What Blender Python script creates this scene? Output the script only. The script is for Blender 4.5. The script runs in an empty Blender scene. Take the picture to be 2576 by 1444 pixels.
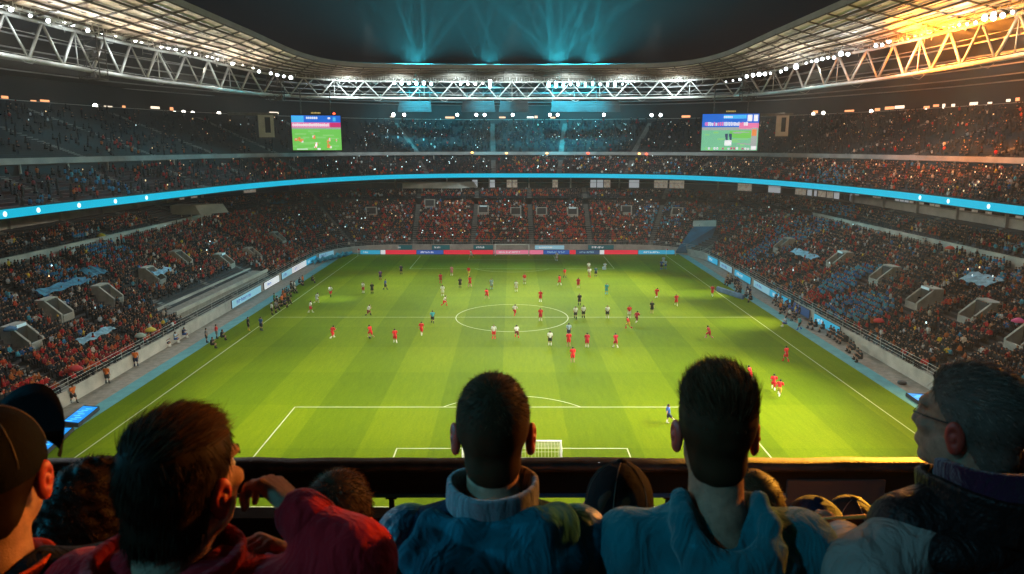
import bpy, bmesh, math, random
import numpy as np
from mathutils import Vector, Matrix, Euler
random.seed(7); np.random.seed(7)
R = math.radians
SC = bpy.context.scene
COL = SC.collection

# ------------------------------------------------------------------ camera
H = 23.7; PITCH = 11.5; FPX = 1745.0; CX, CY = 1287.5, 722.0
cam_d = bpy.data.cameras.new('camera'); cam = bpy.data.objects.new('camera', cam_d); COL.objects.link(cam)
cam.location = (0, 0, H); cam.rotation_euler = (R(90 - PITCH), 0, 0)
cam_d.sensor_width = 36; cam_d.lens = 36 * FPX / 2575; cam_d.clip_start = 0.05; cam_d.clip_end = 2000
cam_d.dof.use_dof = True; cam_d.dof.focus_distance = 90; cam_d.dof.aperture_fstop = 6.5
SC.camera = cam
cP, sP = math.cos(R(PITCH)), math.sin(R(PITCH))
def ray(px, py):
    a = (px - CX) / FPX; b = (CY - py) / FPX
    return Vector((a, cP + b * sP, -sP + b * cP))       # unit depth along the optical axis
def at_depth(px, py, d): return Vector((0, 0, H)) + ray(px, py) * d
def on_z(px, py, z=0.0):
    r = ray(px, py); t = (z - H) / r.z
    return Vector((0, 0, H)) + r * t

# ------------------------------------------------------------------ materials
MATS = {}
def mat(name, col, rough=0.6, metal=0.0, emit=None, estr=0.0, var=0.0, vscale=8.0, bump=0.0, bscale=60.0, spec=0.5, sheen=0.0, sss=0.0, fold=0.0, fscale=16.0):
    if name in MATS: return MATS[name]
    m = bpy.data.materials.new(name); m.use_nodes = True
    nt = m.node_tree; b = nt.nodes['Principled BSDF']
    b.inputs['Base Color'].default_value = (*col, 1); b.inputs['Roughness'].default_value = rough
    b.inputs['Metallic'].default_value = metal; b.inputs['Specular IOR Level'].default_value = spec
    if sheen: b.inputs['Sheen Weight'].default_value = sheen
    if sss:
        b.inputs['Subsurface Weight'].default_value = sss; b.inputs['Subsurface Radius'].default_value = (0.012, 0.004, 0.002)
        b.inputs['Subsurface Scale'].default_value = 1.0
    if emit:
        b.inputs['Emission Color'].default_value = (*emit, 1); b.inputs['Emission Strength'].default_value = estr
        m.cycles.emission_sampling = 'NONE'
    if var or bump or fold:
        tc = nt.nodes.new('ShaderNodeTexCoord')
    if var:
        n = nt.nodes.new('ShaderNodeTexNoise'); n.inputs['Scale'].default_value = vscale; n.inputs['Detail'].default_value = 5
        nt.links.new(tc.outputs['Object'], n.inputs['Vector'])
        mr = nt.nodes.new('ShaderNodeMapRange'); mr.inputs['From Min'].default_value = .3; mr.inputs['From Max'].default_value = .7
        mr.inputs['To Min'].default_value = 1 - var; mr.inputs['To Max'].default_value = 1 + var
        nt.links.new(n.outputs['Fac'], mr.inputs['Value'])
        mx = nt.nodes.new('ShaderNodeVectorMath'); mx.operation = 'SCALE'; mx.inputs[0].default_value = col
        nt.links.new(mr.outputs[0], mx.inputs['Scale']); nt.links.new(mx.outputs[0], b.inputs['Base Color'])
    fo = None
    if fold:
        n3 = nt.nodes.new('ShaderNodeTexNoise'); n3.inputs['Scale'].default_value = fscale; n3.inputs['Detail'].default_value = 2; n3.inputs['Distortion'].default_value = 2.2
        mp = nt.nodes.new('ShaderNodeMapping'); mp.inputs['Scale'].default_value = (1.6, 1.6, .55); mp.inputs['Rotation'].default_value = (.5, .7, .2)
        nt.links.new(tc.outputs['Object'], mp.inputs[0]); nt.links.new(mp.outputs[0], n3.inputs['Vector'])
        fo = nt.nodes.new('ShaderNodeBump'); fo.inputs['Strength'].default_value = fold; fo.inputs['Distance'].default_value = .03
        nt.links.new(n3.outputs['Fac'], fo.inputs['Height']); nt.links.new(fo.outputs[0], b.inputs['Normal'])
    if bump:
        n2 = nt.nodes.new('ShaderNodeTexNoise'); n2.inputs['Scale'].default_value = bscale; n2.inputs['Detail'].default_value = 3
        nt.links.new(tc.outputs['Object'], n2.inputs['Vector'])
        bp = nt.nodes.new('ShaderNodeBump'); bp.inputs['Strength'].default_value = bump; bp.inputs['Distance'].default_value = .01
        nt.links.new(n2.outputs['Fac'], bp.inputs['Height'])
        if fo: nt.links.new(fo.outputs[0], bp.inputs['Normal'])
        nt.links.new(bp.outputs[0], b.inputs['Normal'])
    MATS[name] = m
    return m

# ------------------------------------------------------------------ mesh collecting
def tag(o, label=None, cat=None, group=None, kind=None):
    if label: o['label'] = label
    if cat: o['category'] = cat
    if group: o['group'] = group
    if kind: o['kind'] = kind
    return o
def empty(name, loc=(0, 0, 0), rz=0.0):
    o = bpy.data.objects.new(name, None); COL.objects.link(o); o.location = loc; o.rotation_euler = (0, 0, rz)
    o.empty_display_size = .2
    return o
class MB:
    def __init__(s): s.v = []; s.f = []; s.mi = []; s.sm = []
    def add(s, v, f, mi=0, smooth=False):
        n = len(s.v); s.v += [tuple(x) for x in v]
        for q in f: s.f.append(tuple(i + n for i in q)); s.mi.append(mi); s.sm.append(smooth)
        return s
    def quad(s, a, b, c, d, mi=0): return s.add([a, b, c, d], [(0, 1, 2, 3)], mi)
    def box(s, c, size, rz=0.0, mi=0, rot=None):
        x, y, z = [k / 2 for k in size]
        M = rot if rot is not None else Matrix.Rotation(rz, 3, 'Z')
        v = [Vector(c) + M @ Vector((sx * x, sy * y, sz * z)) for sx in (-1, 1) for sy in (-1, 1) for sz in (-1, 1)]
        return s.add(v, [(0, 1, 3, 2), (4, 6, 7, 5), (0, 4, 5, 1), (2, 3, 7, 6), (0, 2, 6, 4), (1, 5, 7, 3)], mi)
    def tube(s, pts, r, n=6, mi=0, cap=True):
        pts = [Vector(p) for p in pts]; rs = r if isinstance(r, (list, tuple)) else [r] * len(pts)
        vs = []; prev = None
        for i, p in enumerate(pts):
            t = (pts[min(i + 1, len(pts) - 1)] - pts[max(i - 1, 0)]).normalized()
            if prev is None:
                up = Vector((0, 0, 1)) if abs(t.z) < .9 else Vector((1, 0, 0)); a = t.cross(up).normalized()
            else: a = (prev - t * prev.dot(t)).normalized()
            prev = a; b = t.cross(a)
            for k in range(n):
                w = 2 * math.pi * k / n; vs.append(p + (a * math.cos(w) + b * math.sin(w)) * rs[i])
        fs = [(i * n + k, i * n + (k + 1) % n, (i + 1) * n + (k + 1) % n, (i + 1) * n + k) for i in range(len(pts) - 1) for k in range(n)]
        if cap: fs += [tuple(range(n))[::-1], tuple(range((len(pts) - 1) * n, len(pts) * n))]
        return s.add(vs, fs, mi, True)
    def lathe(s, c, prof, n=12, mi=0, M=None):
        vs = []
        for (r, z) in prof:
            for k in range(n):
                w = 2 * math.pi * k / n; p = Vector((r * math.cos(w), r * math.sin(w), z))
                vs.append(Vector(c) + (M @ p if M else p))
        m = len(prof)
        fs = [(i * n + k, i * n + (k + 1) % n, (i + 1) * n + (k + 1) % n, (i + 1) * n + k) for i in range(m - 1) for k in range(n)]
        fs += [tuple(range(n))[::-1], tuple(range((m - 1) * n, m * n))]
        return s.add(vs, fs, mi, True)
    def build(s, name, mats, parent=None, loc=None):
        me = bpy.data.meshes.new(name); me.from_pydata(s.v, [], s.f)
        mats = mats if isinstance(mats, (list, tuple)) else [mats]
        for m in mats: me.materials.append(m)
        me.polygons.foreach_set('material_index', s.mi); me.polygons.foreach_set('use_smooth', s.sm); me.update()
        o = bpy.data.objects.new(name, me); COL.objects.link(o)
        if parent: o.parent = parent
        if loc: o.location = loc
        return o
def obj_from_np(name, V, F, mats, parent=None, smooth=True, mi=None):
    """V (n,3), F (m,k) all of one size"""
    me = bpy.data.meshes.new(name)
    V = np.asarray(V, np.float32); F = np.asarray(F, np.int32); k = F.shape[1]
    me.vertices.add(len(V)); me.vertices.foreach_set('co', V.ravel())
    me.loops.add(F.size); me.loops.foreach_set('vertex_index', F.ravel())
    me.polygons.add(len(F)); me.polygons.foreach_set('loop_start', np.arange(len(F), dtype=np.int32) * k)
    mats = mats if isinstance(mats, (list, tuple)) else [mats]
    for m in mats: me.materials.append(m)
    if mi is not None: me.polygons.foreach_set('material_index', np.asarray(mi, np.int32))
    me.polygons.foreach_set('use_smooth', np.full(len(F), smooth, bool))
    me.update(calc_edges=True); me.validate()
    o = bpy.data.objects.new(name, me); COL.objects.link(o)
    if parent: o.parent = parent
    return o
def copy_tree(o, parent=None):
    kids = list(o.children)
    c = o.copy(); COL.objects.link(c); c.parent = parent
    for k in kids: copy_tree(k, c)
    return c

# ------------------------------------------------------------------ rings of the bowl
def ring(pts, n=241):
    P = [np.array(p, float) for p in pts]; P = [2 * P[0] - P[1]] + P + [2 * P[-1] - P[-2]]
    out = []
    for i in range(1, len(P) - 2):
        for t in np.linspace(0, 1, 24, endpoint=False):
            a, b, c, d = P[i - 1], P[i], P[i + 1], P[i + 2]
            out.append(.5 * ((2 * b) + (c - a) * t + (2 * a - 5 * b + 4 * c - d) * t * t + (3 * b - a - 3 * c + d) * t ** 3))
    out.append(P[-2]); out = np.array(out)
    L = np.concatenate([[0], np.cumsum(np.linalg.norm(np.diff(out, axis=0), axis=1))])
    u = np.linspace(0, L[-1], n)
    return np.stack([np.interp(u, L, out[:, k]) for k in (0, 1)], 1)
def normals(P):                                        # outward (paths run near-left -> far -> near-right)
    T = np.gradient(P, axis=0); T /= np.linalg.norm(T, axis=1)[:, None]
    N = np.stack([-T[:, 1], T[:, 0]], 1)
    for _ in range(6): N[1:-1] = (N[:-2] + N[1:-1] * 2 + N[2:]) / 4
    return N / np.linalg.norm(N, axis=1)[:, None]
def off(P, d): return P + normals(P) * d
def loft(mb, A, B, za, zb, mi=0, flip=False):
    n = len(A)
    za = np.broadcast_to(za, n); zb = np.broadcast_to(zb, n)
    v = [(*A[i], za[i]) for i in range(n)] + [(*B[i], zb[i]) for i in range(n)]
    f = [(i, i + 1, n + i + 1, n + i) if not flip else (i, n + i, n + i + 1, i + 1) for i in range(n - 1)]
    if isinstance(mi, int): return mb.add(v, f, mi)
    k = len(mb.v); mb.v += v
    for j, q in enumerate(f): mb.f.append(tuple(a + k for a in q)); mb.mi.append(int(mi[j])); mb.sm.append(False)
    return mb
def mirror(p): return [(-x, y) for x, y in p[::-1]]
_w = [(-41.4, 12), (-41.4, 60), (-41.4, 110), (-41.3, 140), (-39.3, 150.5), (-33, 157), (-22, 158.8), (0, 159)]
WALL = ring(_w[:-1] + [_w[-1]] + mirror(_w)[1:])
RIB = ring([(-57, 12), (-56.5, 71), (-53.5, 100), (-49.5, 130), (-42.5, 152), (-30, 170), (-16, 177.5), (0, 179), (15, 178), (29, 174.5), (42.5, 166), (53, 146), (59, 114), (59.5, 76), (59, 12)])
_r = [(-43, 8), (-43, 100), (-42.6, 125), (-40, 145), (-32, 154.5), (-15, 157.5), (0, 158)]
ROOF = ring(_r + mirror(_r)[1:])
_t = [(-61, 8), (-61, 105), (-57.5, 130), (-53, 150), (-44, 160), (-30, 164), (0, 165.5)]
TRUSS = ring(_t + mirror(_t)[1:])
# ------------------------------------------------------------------ implicit surfaces -> quads (surface nets)
def surface_nets(fn, lo, hi, h):
    lo = np.array(lo, float); hi = np.array(hi, float); n = np.ceil((hi - lo) / h).astype(int) + 1
    ax = [lo[k] + h * np.arange(n[k]) for k in range(3)]
    X, Y, Z = np.meshgrid(*ax, indexing='ij'); P = np.stack([X, Y, Z], -1).astype(np.float32)
    D = fn(P); I = D < 0
    c = lambda A, i, j, k: A[i:A.shape[0] - 1 + i, j:A.shape[1] - 1 + j, k:A.shape[2] - 1 + k]
    cnt = sum(c(I, i, j, k).astype(np.int8) for i in (0, 1) for j in (0, 1) for k in (0, 1))
    act = (cnt > 0) & (cnt < 8); idx = -np.ones(act.shape, np.int64); idx[act] = np.arange(act.sum())
    S = np.zeros(act.shape + (3,), np.float32); W = np.zeros(act.shape, np.float32)
    for a in range(3):
        for u in (0, 1):
            for v in (0, 1):
                o0 = [0, 0, 0]; o1 = [0, 0, 0]; b, d = [q for q in range(3) if q != a]
                o0[b] = o1[b] = u; o0[d] = o1[d] = v; o1[a] = 1
                d0, d1 = c(D, *o0), c(D, *o1); x = (d0 < 0) != (d1 < 0)
                t = np.where(x, d0 / np.where(x, d0 - d1, 1), 0)
                for q in range(3): S[..., q] += np.where(x, o0[q] + (t if q == a else 0), 0)
                W += x
    V = (np.stack(np.nonzero(act), 1) + S[act] / W[act][:, None]) * h + lo
    F = []
    for a in range(3):
        b, d = (a + 1) % 3, (a + 2) % 3
        s0 = [slice(None)] * 3; s1 = [slice(None)] * 3; s0[a] = slice(0, -1); s1[a] = slice(1, None)
        for q in (b, d): s0[q] = slice(1, -1); s1[q] = slice(1, -1)
        i0, i1 = I[tuple(s0)], I[tuple(s1)]; e = np.argwhere(i0 != i1)
        if not len(e): continue
        fl = i0[tuple(e.T)]; g = e.copy(); g[:, b] += 1; g[:, d] += 1
        q4 = []
        for (db, dd) in ((-1, -1), (0, -1), (0, 0), (-1, 0)):
            w = g.copy(); w[:, b] += db; w[:, d] += dd; q4.append(idx[tuple(w.T)])
        q4 = np.stack(q4, 1); q4[~fl] = q4[~fl][:, ::-1]; F.append(q4)
    F = np.concatenate(F); F = F[(F >= 0).all(1)]
    return V, F
def smin(a, b, k):
    if k <= 0: return np.minimum(a, b)
    h = np.clip(.5 + .5 * (b - a) / k, 0, 1); return b + (a - b) * h - k * h * (1 - h)
def smax(a, b, k): return -smin(-a, -b, k)
def s_cap(P, a, b, r0, r1):
    a = np.array(a, np.float32); b = np.array(b, np.float32); ba = b - a; t = np.clip(((P - a) @ ba) / (ba @ ba + 1e-9), 0, 1)
    return np.linalg.norm(P - a - t[..., None] * ba, axis=-1) - (r0 + (r1 - r0) * t)
def s_ell(P, c, r, M=None):
    q = P - np.array(c, np.float32)
    if M is not None: q = q @ np.array(M, np.float32)             # columns of M are the local axes
    r = np.array(r, np.float32); k0 = np.linalg.norm(q / r, axis=-1); k1 = np.linalg.norm(q / (r * r), axis=-1)
    return k0 * (k0 - 1) / np.maximum(k1, 1e-6)
def s_box(P, c, r, rad=0.0, M=None):
    q = P - np.array(c, np.float32)
    if M is not None: q = q @ np.array(M, np.float32)
    q = np.abs(q) - (np.array(r, np.float32) - rad)
    return np.linalg.norm(np.maximum(q, 0), axis=-1) + np.minimum(q.max(-1), 0) - rad
def wob(P, f, seed, n=5):
    g = np.random.RandomState(seed); out = 0
    for _ in range(n):
        k = g.normal(size=3); k *= f * g.uniform(.6, 1.6) / np.linalg.norm(k); out = out + np.sin(P @ k.astype(np.float32) + g.uniform(0, 6.3))
    return out / n
def union(P, prims, k):
    d = None
    for p in prims:
        if p[0] == 'c': q = s_cap(P, *p[1:5])
        elif p[0] == 'e': q = s_ell(P, *p[1:])
        else: q = s_box(P, *p[1:])
        d = q if d is None else smin(d, q, k)
    return d
def bounds(prims, pad):
    lo = np.full(3, 1e9); hi = -lo
    for p in prims:
        if p[0] == 'c':
            for q, r in ((p[1], p[3]), (p[2], p[4])): lo = np.minimum(lo, np.array(q) - r); hi = np.maximum(hi, np.array(q) + r)
        else:
            r = max(p[2]); lo = np.minimum(lo, np.array(p[1]) - r); hi = np.maximum(hi, np.array(p[1]) + r)
    return lo - pad, hi + pad
def shell(name, prims, h, k, m, parent=None, extra=None):
    lo, hi = bounds(prims, h * 3)
    fn = (lambda P: union(P, prims, k)) if extra is None else (lambda P: extra(P, union(P, prims, k)))
    V, F = surface_nets(fn, lo, hi, h)
    return obj_from_np(name, V, F, m, parent)
# ------------------------------------------------------------------ ground, pitch, lines
def ground_mat():
    m = bpy.data.materials.new('grass'); m.use_nodes = True; nt = m.node_tree; L = nt.links.new
    b = nt.nodes['Principled BSDF']; b.inputs['Roughness'].default_value = .75; b.inputs['Specular IOR Level'].default_value = .03
    tc = nt.nodes.new('ShaderNodeTexCoord'); sx = nt.nodes.new('ShaderNodeSeparateXYZ'); L(tc.outputs['Object'], sx.inputs[0])
    def math_(op, a, bb=None, c=None):
        n = nt.nodes.new('ShaderNodeMath'); n.operation = op
        for i, q in enumerate((a, bb, c)):
            if q is None: continue
            if isinstance(q, (int, float)): n.inputs[i].default_value = q
            else: L(q, n.inputs[i])
        return n.outputs[0]
    def stripe(src, period, phase, soft=.05):
        s = math_('SINE', math_('MULTIPLY', math_('ADD', src, phase), 2 * math.pi / period))
        mr = nt.nodes.new('ShaderNodeMapRange'); mr.interpolation_type = 'SMOOTHSTEP'
        mr.inputs['From Min'].default_value = -soft; mr.inputs['From Max'].default_value = soft
        L(s, mr.inputs['Value']); return mr.outputs[0]
    def noise(scale, detail=4, rough=.6, vec=None, dist=0):
        n = nt.nodes.new('ShaderNodeTexNoise'); n.inputs['Scale'].default_value = scale; n.inputs['Detail'].default_value = detail
        n.inputs['Roughness'].default_value = rough; n.inputs['Distortion'].default_value = dist
        L(vec or tc.outputs['Object'], n.inputs['Vector']); return n.outputs['Fac']
    st1 = stripe(sx.outputs['X'], 11.3, 1.0)               # mown bands along the pitch
    st2 = stripe(sx.outputs['Y'], 19.0, 5.2)               # fainter bands across it
    mp = nt.nodes.new('ShaderNodeMapping'); mp.inputs['Scale'].default_value = (1, .16, 1); L(tc.outputs['Object'], mp.inputs[0])
    streak = noise(2.2, 5, .7, mp.outputs[0]); fine = noise(5.5, 6, .75); big = noise(.045, 3, .5)
    v = math_('MULTIPLY', st1, .20)
    v = math_('ADD', v, math_('MULTIPLY', st2, .10))
    v = math_('ADD', v, math_('MULTIPLY', math_('SUBTRACT', streak, .5), .5))
    v = math_('ADD', v, math_('MULTIPLY', math_('SUBTRACT', fine, .5), .8))
    v = math_('ADD', v, math_('MULTIPLY', math_('SUBTRACT', big, .5), .55))
    v = math_('ADD', v, .34)
    cr = nt.nodes.new('ShaderNodeValToRGB'); e = cr.color_ramp.elements
    e[0].position = 0.0; e[0].color = (.050, .094, .0006, 1); e[1].position = 1.0; e[1].color = (.185, .245, .0012, 1)
    k = e.new(.45); k.color = (.100, .160, .0008, 1)
    L(v, cr.inputs[0]); L(cr.outputs[0], b.inputs['Base Color'])
    bp = nt.nodes.new('ShaderNodeBump'); bp.inputs['Strength'].default_value = .5; bp.inputs['Distance'].default_value = .05
    L(noise(9, 3), bp.inputs['Height']); L(bp.outputs[0], b.inputs['Normal'])
    return m
M_grass = ground_mat()
M_paint = mat('line paint', (.45, .50, .30), .8)
M_track = mat('track gravel', (.27, .235, .20), .9, var=.25, vscale=1.5, bump=.4, bscale=12)
M_blue_strip = mat('blue apron', (.09, .30, .34), .8, var=.15, vscale=.8)
M_conc = mat('concrete', (.42, .395, .35), .85, var=.22, vscale=.6)
M_concd = mat('dark concrete', (.055, .055, .058), .9, var=.25, vscale=.5)
M_dark = mat('dark cladding', (.018, .019, .021), .7)
M_steel = mat('white steel', (.55, .53, .49), .45, .3, var=.12, vscale=1.0)
M_black = mat('black', (.006, .006, .007), .5)
mb = MB(); mb.quad((-600, -300, -.02), (600, -300, -.02), (600, 900, -.02), (-600, 900, -.02))
tag(mb.build('ground', M_concd), kind='structure')
mb = MB(); mb.quad((-37.2, 30, 0), (37.2, 30, 0), (37.2, 153.4, 0), (-37.2, 153.4, 0))
tag(mb.build('pitch', M_grass), kind='structure')
mb = MB()
for s in (-1, 1):
    mb.quad((s * 37.2, 30, .004), (s * 38.8, 30, .004), (s * 38.8, 153.4, .004), (s * 37.2, 153.4, .004))
mb.quad((-38.8, 153.4, .004), (38.8, 153.4, .004), (38.8, 154.6, .004), (-38.8, 154.6, .004))
tag(mb.build('blue_apron', M_blue_strip), kind='structure')
mb = MB()
for s in (-1, 1): mb.quad((s * 38.8, 12, .002), (s * 41.5, 12, .002), (s * 41.5, 154.6, .002), (s * 38.8, 154.6, .002))
mb.quad((-41.5, 154.6, .002), (41.5, 154.6, .002), (41.5, 160, .002), (-41.5, 160, .002))
tag(mb.build('perimeter_track', M_track), kind='structure')
GL, FG = 46.6, 151.0; LW = .11
PX0 = .1
lines = MB()
def seg(a, b, w=LW, z=.006):
    a = Vector((*a, z)); b = Vector((*b, z)); t = (b - a).normalized(); n = Vector((-t.y, t.x, 0)) * w / 2; e = t * w / 2
    lines.quad(a - n - e, b - n + e, b + n + e, a + n - e)
def arc(c, r, a0, a1, n=64, w=LW, z=.010):
    for i in range(n):
        p, q = a0 + (a1 - a0) * i / n, a0 + (a1 - a0) * (i + 1) / n
        lines.quad(*[(c[0] + rr * math.cos(t), c[1] + rr * math.sin(t), z) for rr, t in ((r - w / 2, p), (r + w / 2, p), (r + w / 2, q), (r - w / 2, q))][::1])
for s in (-1, 1): seg((s * 33.9, GL), (s * 33.9, FG))
seg((-33.9, GL), (33.9, GL), z=.008); seg((-33.9, FG), (33.9, FG), z=.008)
HW = on_z(1287, 798).y
seg((-33.9, HW), (33.9, HW), z=.008)
arc((0, HW + .1), 7.9, 0, 2 * math.pi, 96)
PB = on_z(1287, 1024).y; SB = on_z(1287, 1128).y
for s in (-1, 1):
    seg((s * 20.1, GL), (s * 20.1, PB)); seg((s * 9.2, GL), (s * 9.2, SB))
    seg((s * 20.1, FG), (s * 20.1, FG - 16.5)); seg((s * 9.2, FG), (s * 9.2, FG - 5.5))
seg((-20.1, PB), (20.1, PB), z=.008); seg((-9.2, SB), (9.2, SB), z=.008)
seg((-20.1, FG - 16.5), (20.1, FG - 16.5), z=.008); seg((-9.2, FG - 5.5), (9.2, FG - 5.5), z=.008)
arc((0, PB - 5.5), 8.4, math.asin(5.5 / 8.4), math.pi - math.asin(5.5 / 8.4))
arc((0, FG - 11), 9.15, math.pi + math.asin(5.5 / 9.15), 2 * math.pi - math.asin(5.5 / 9.15))
seg((-33.9, 42.6), (33.9, 42.6), w=.12)
tag(lines.build('pitch_markings', M_paint), kind='structure')
# ------------------------------------------------------------------ goals
M_net = mat('net cord', (.75, .76, .70), .8)
def goal(y, depth, w, h, label, nc, rr):
    root = empty('goal', (0, y, 0)); tag(root, label, 'goal')
    f = MB()
    for s in (-1, 1):
        MB.tube(f, [(s * w / 2, 0, 0), (s * w / 2, 0, h)], rr, 8)
    p = f.build('post', M_paint, root)
    c = MB().tube([(-w / 2 - rr, 0, h), (w / 2 + rr, 0, h)], rr, 8).build('crossbar', M_paint, root)
    b = MB()
    for s in (-1, 1):
        b.tube([(s * w / 2, 0, h - .03), (s * w / 2, depth * .45, h - .12), (s * w / 2, depth, .05), (s * w / 2, 0, .05)], rr * .6, 6)
    b.tube([(-w / 2, depth, .05), (w / 2, depth, .05)], rr * .6, 6)
    b.build('net_frame', M_paint, root)
    n = MB(); t = .011
    def P(u, v):                                           # u across, v from bar down to the back foot
        pr = [(0, h), (depth * .45, h - .12), (depth, .05)]
        if v < .4: a, bq, k = pr[0], pr[1], v / .4
        else: a, bq, k = pr[1], pr[2], (v - .4) / .6
        return Vector(((u - .5) * w, a[0] + (bq[0] - a[0]) * k, a[1] + (bq[1] - a[1]) * k))
    nv = max(8, int(nc * .45))
    for i in range(nc + 1): n.tube([P(i / nc, v) for v in (0, .4, 1)], t, 3, cap=False)
    for j in range(nv + 1): n.tube([P(0, j / nv), P(1, j / nv)], t, 3, cap=False)
    for s in (0, 1):
        for j in range(1, nv):
            q = P(s, j / nv); n.tube([q, (q.x, 0, q.z)], t, 3, cap=False)
        for j in range(1, 8):
            yy = depth * j / 8; k = j / 8; zz = h - .12 if k < .45 else (h - .17) * (1 - k) / .55 + .05
            n.tube([((s - .5) * w, yy, .05), ((s - .5) * w, yy, zz)], t, 3, cap=False)
    n.build('net', M_net, root)
    return root
M_paint = mat('goal paint', (.80, .82, .78), .5)
goal(GL, -1.9, 7.0, 2.95, 'white goal with a pale net just beyond the front rail', 30, .07)
goal(FG, 1.9, 7.4, 2.5, 'small distant white goal in front of the far advertising boards', 24, .12)
# corner flags
M_flag = mat('flag red', (.6, .03, .03), .7)
for (x, y, lab) in ((-33.9, FG, 'thin corner flag post at the far left corner of the pitch'), (33.9, FG, 'thin corner flag post at the far right corner beside the blue tunnel')):
    r_ = empty('corner_flag', (x, y, 0)); tag(r_, lab, 'corner flag', 'corner flags of the pitch')
    MB().tube([(0, 0, 0), (0, 0, 1.6)], .03, 6).build('pole', M_paint, r_)
    MB().add([(.03, 0, 1.6), (.42, .05, 1.45), (.4, .02, 1.2), (.03, 0, 1.25), (.03, .015, 1.6), (.42, .065, 1.45), (.4, .035, 1.2), (.03, .015, 1.25)], [(0, 1, 2, 3), (7, 6, 5, 4), (0, 4, 5, 1), (1, 5, 6, 2), (2, 6, 7, 3), (3, 7, 4, 0)]).build('flag', M_flag, r_)
# ------------------------------------------------------------------ stands
A_Z0, A_S, A_D = 1.4, .45, 18.2
B_D0, B_Z0, B_S, B_D = 18.7, 10.7, .36, 25.5
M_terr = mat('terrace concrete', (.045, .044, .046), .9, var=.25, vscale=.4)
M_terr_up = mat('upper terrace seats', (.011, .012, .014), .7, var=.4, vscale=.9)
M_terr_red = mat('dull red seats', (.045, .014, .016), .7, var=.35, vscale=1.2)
M_aisle = mat('aisle steps', (.22, .215, .20), .9, var=.2, vscale=1)
M_ledge = mat('ledge concrete', (.50, .47, .41), .85, var=.25, vscale=.35)
M_ledge_d = mat('upper ledge metal', (.30, .29, .28), .7, var=.3, vscale=.3)
NW = normals(WALL); NR = normals(RIB)
def terrace(mb, base, d0, d1, z0, slope, row=.8, mi=0):
    n = max(1, int(round((d1 - d0) / row))); row = (d1 - d0) / n
    N = normals(base); prev = None
    for k in range(n):
        za = z0 + slope * row * k; A = base + N * (d0 + k * row); Bq = base + N * (d0 + (k + 1) * row)
        loft(mb, A, Bq, za, za, mi)
        if k < n - 1: loft(mb, Bq, Bq, za, za + slope * row, mi)
    return n, row
AISLES = []                                                # (ring name, index) of stair aisles
def aisle_stairs(mb, base, idx, d0, d1, z0, slope, w=1.1, row=.8, mi=0):
    N = normals(base); n = int(round((d1 - d0) / row)); row = (d1 - d0) / n
    nn = Vector((*N[idx], 0)); tt = Vector((-nn.y, nn.x, 0)); p0 = Vector((*base[idx], 0))
    for k in range(n):
        for h in (0, 1):
            z = z0 + slope * row * (k + .5 * h); a = p0 + nn * (d0 + row * (k + .5 * h)); b = p0 + nn * (d0 + row * (k + .5 * h + .5))
            mb.box(((a + b) / 2) + Vector((0, 0, z + .02 - .02)), (w, row * .5, .10), rz=math.atan2(tt.y, tt.x), mi=mi)
# lower stand
low = empty('lower_stand'); tag(low, 'lower seating bowl round the pitch, packed with people, behind a pale concrete wall', 'stand')
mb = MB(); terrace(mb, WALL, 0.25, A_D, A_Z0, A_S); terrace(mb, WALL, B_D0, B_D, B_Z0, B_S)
mb.build('terrace', M_terr, low)
mb = MB(); loft(mb, WALL, WALL, 0, 1.45); loft(mb, WALL, off(WALL, .3), 1.45, 1.45); loft(mb, off(WALL, .3), off(WALL, .3), 1.45, .9)
mb.build('front_wall', M_conc, low)
mb = MB()
for z in (1.75, 2.1, 2.45): mb.tube([(*p, z) for p in off(WALL, .15)[::2]], .022, 5)
for p in off(WALL, .15)[::3]: mb.tube([(*p, 1.45), (*p, 2.45)], .022, 5)
mb.build('railing', M_steel, low)
# the step between the two parts of the lower stand: a pale concrete ledge on both long sides
nW = len(WALL); sel = np.array([abs(p[0]) > 34 for p in WALL])
Ld, Le = off(WALL, A_D), off(WALL, A_D + .5)
for side in (-1, 1):
    ii = [i for i in range(nW) if WALL[i][0] * side > 40.9 and WALL[i][1] < 138]
    a, b = ii[0], ii[-1] + 1
    mb = MB(); z0, z1 = A_Z0 + A_S * A_D, A_Z0 + A_S * A_D + 1.15
    loft(mb, Ld[a:b], Ld[a:b], z0 - 1, z1); loft(mb, Ld[a:b], Le[a:b], z1, z1)
    mb.build('ledge_wall', M_ledge, low)
    mb = MB()
    Lf = off(WALL, B_D + .1); loft(mb, Lf[a:b], Lf[a:b], 12.4, 14.1); loft(mb, Lf[a:b], off(WALL, B_D + 1.0)[a:b], 14.1, 14.1)
    mb.build('ledge_wall', M_ledge, low)
AIS_W = list(range(6, nW - 4, 9))
for i in AIS_W:
    mb = MB(); aisle_stairs(mb, WALL, i, .4, A_D - .2, A_Z0, A_S); mb.build('aisle_steps', M_aisle, low)
    mb = MB(); aisle_stairs(mb, WALL, i, B_D0 + .2, B_D - .2, B_Z0, B_S); mb.build('aisle_steps', M_aisle, low)
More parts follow.
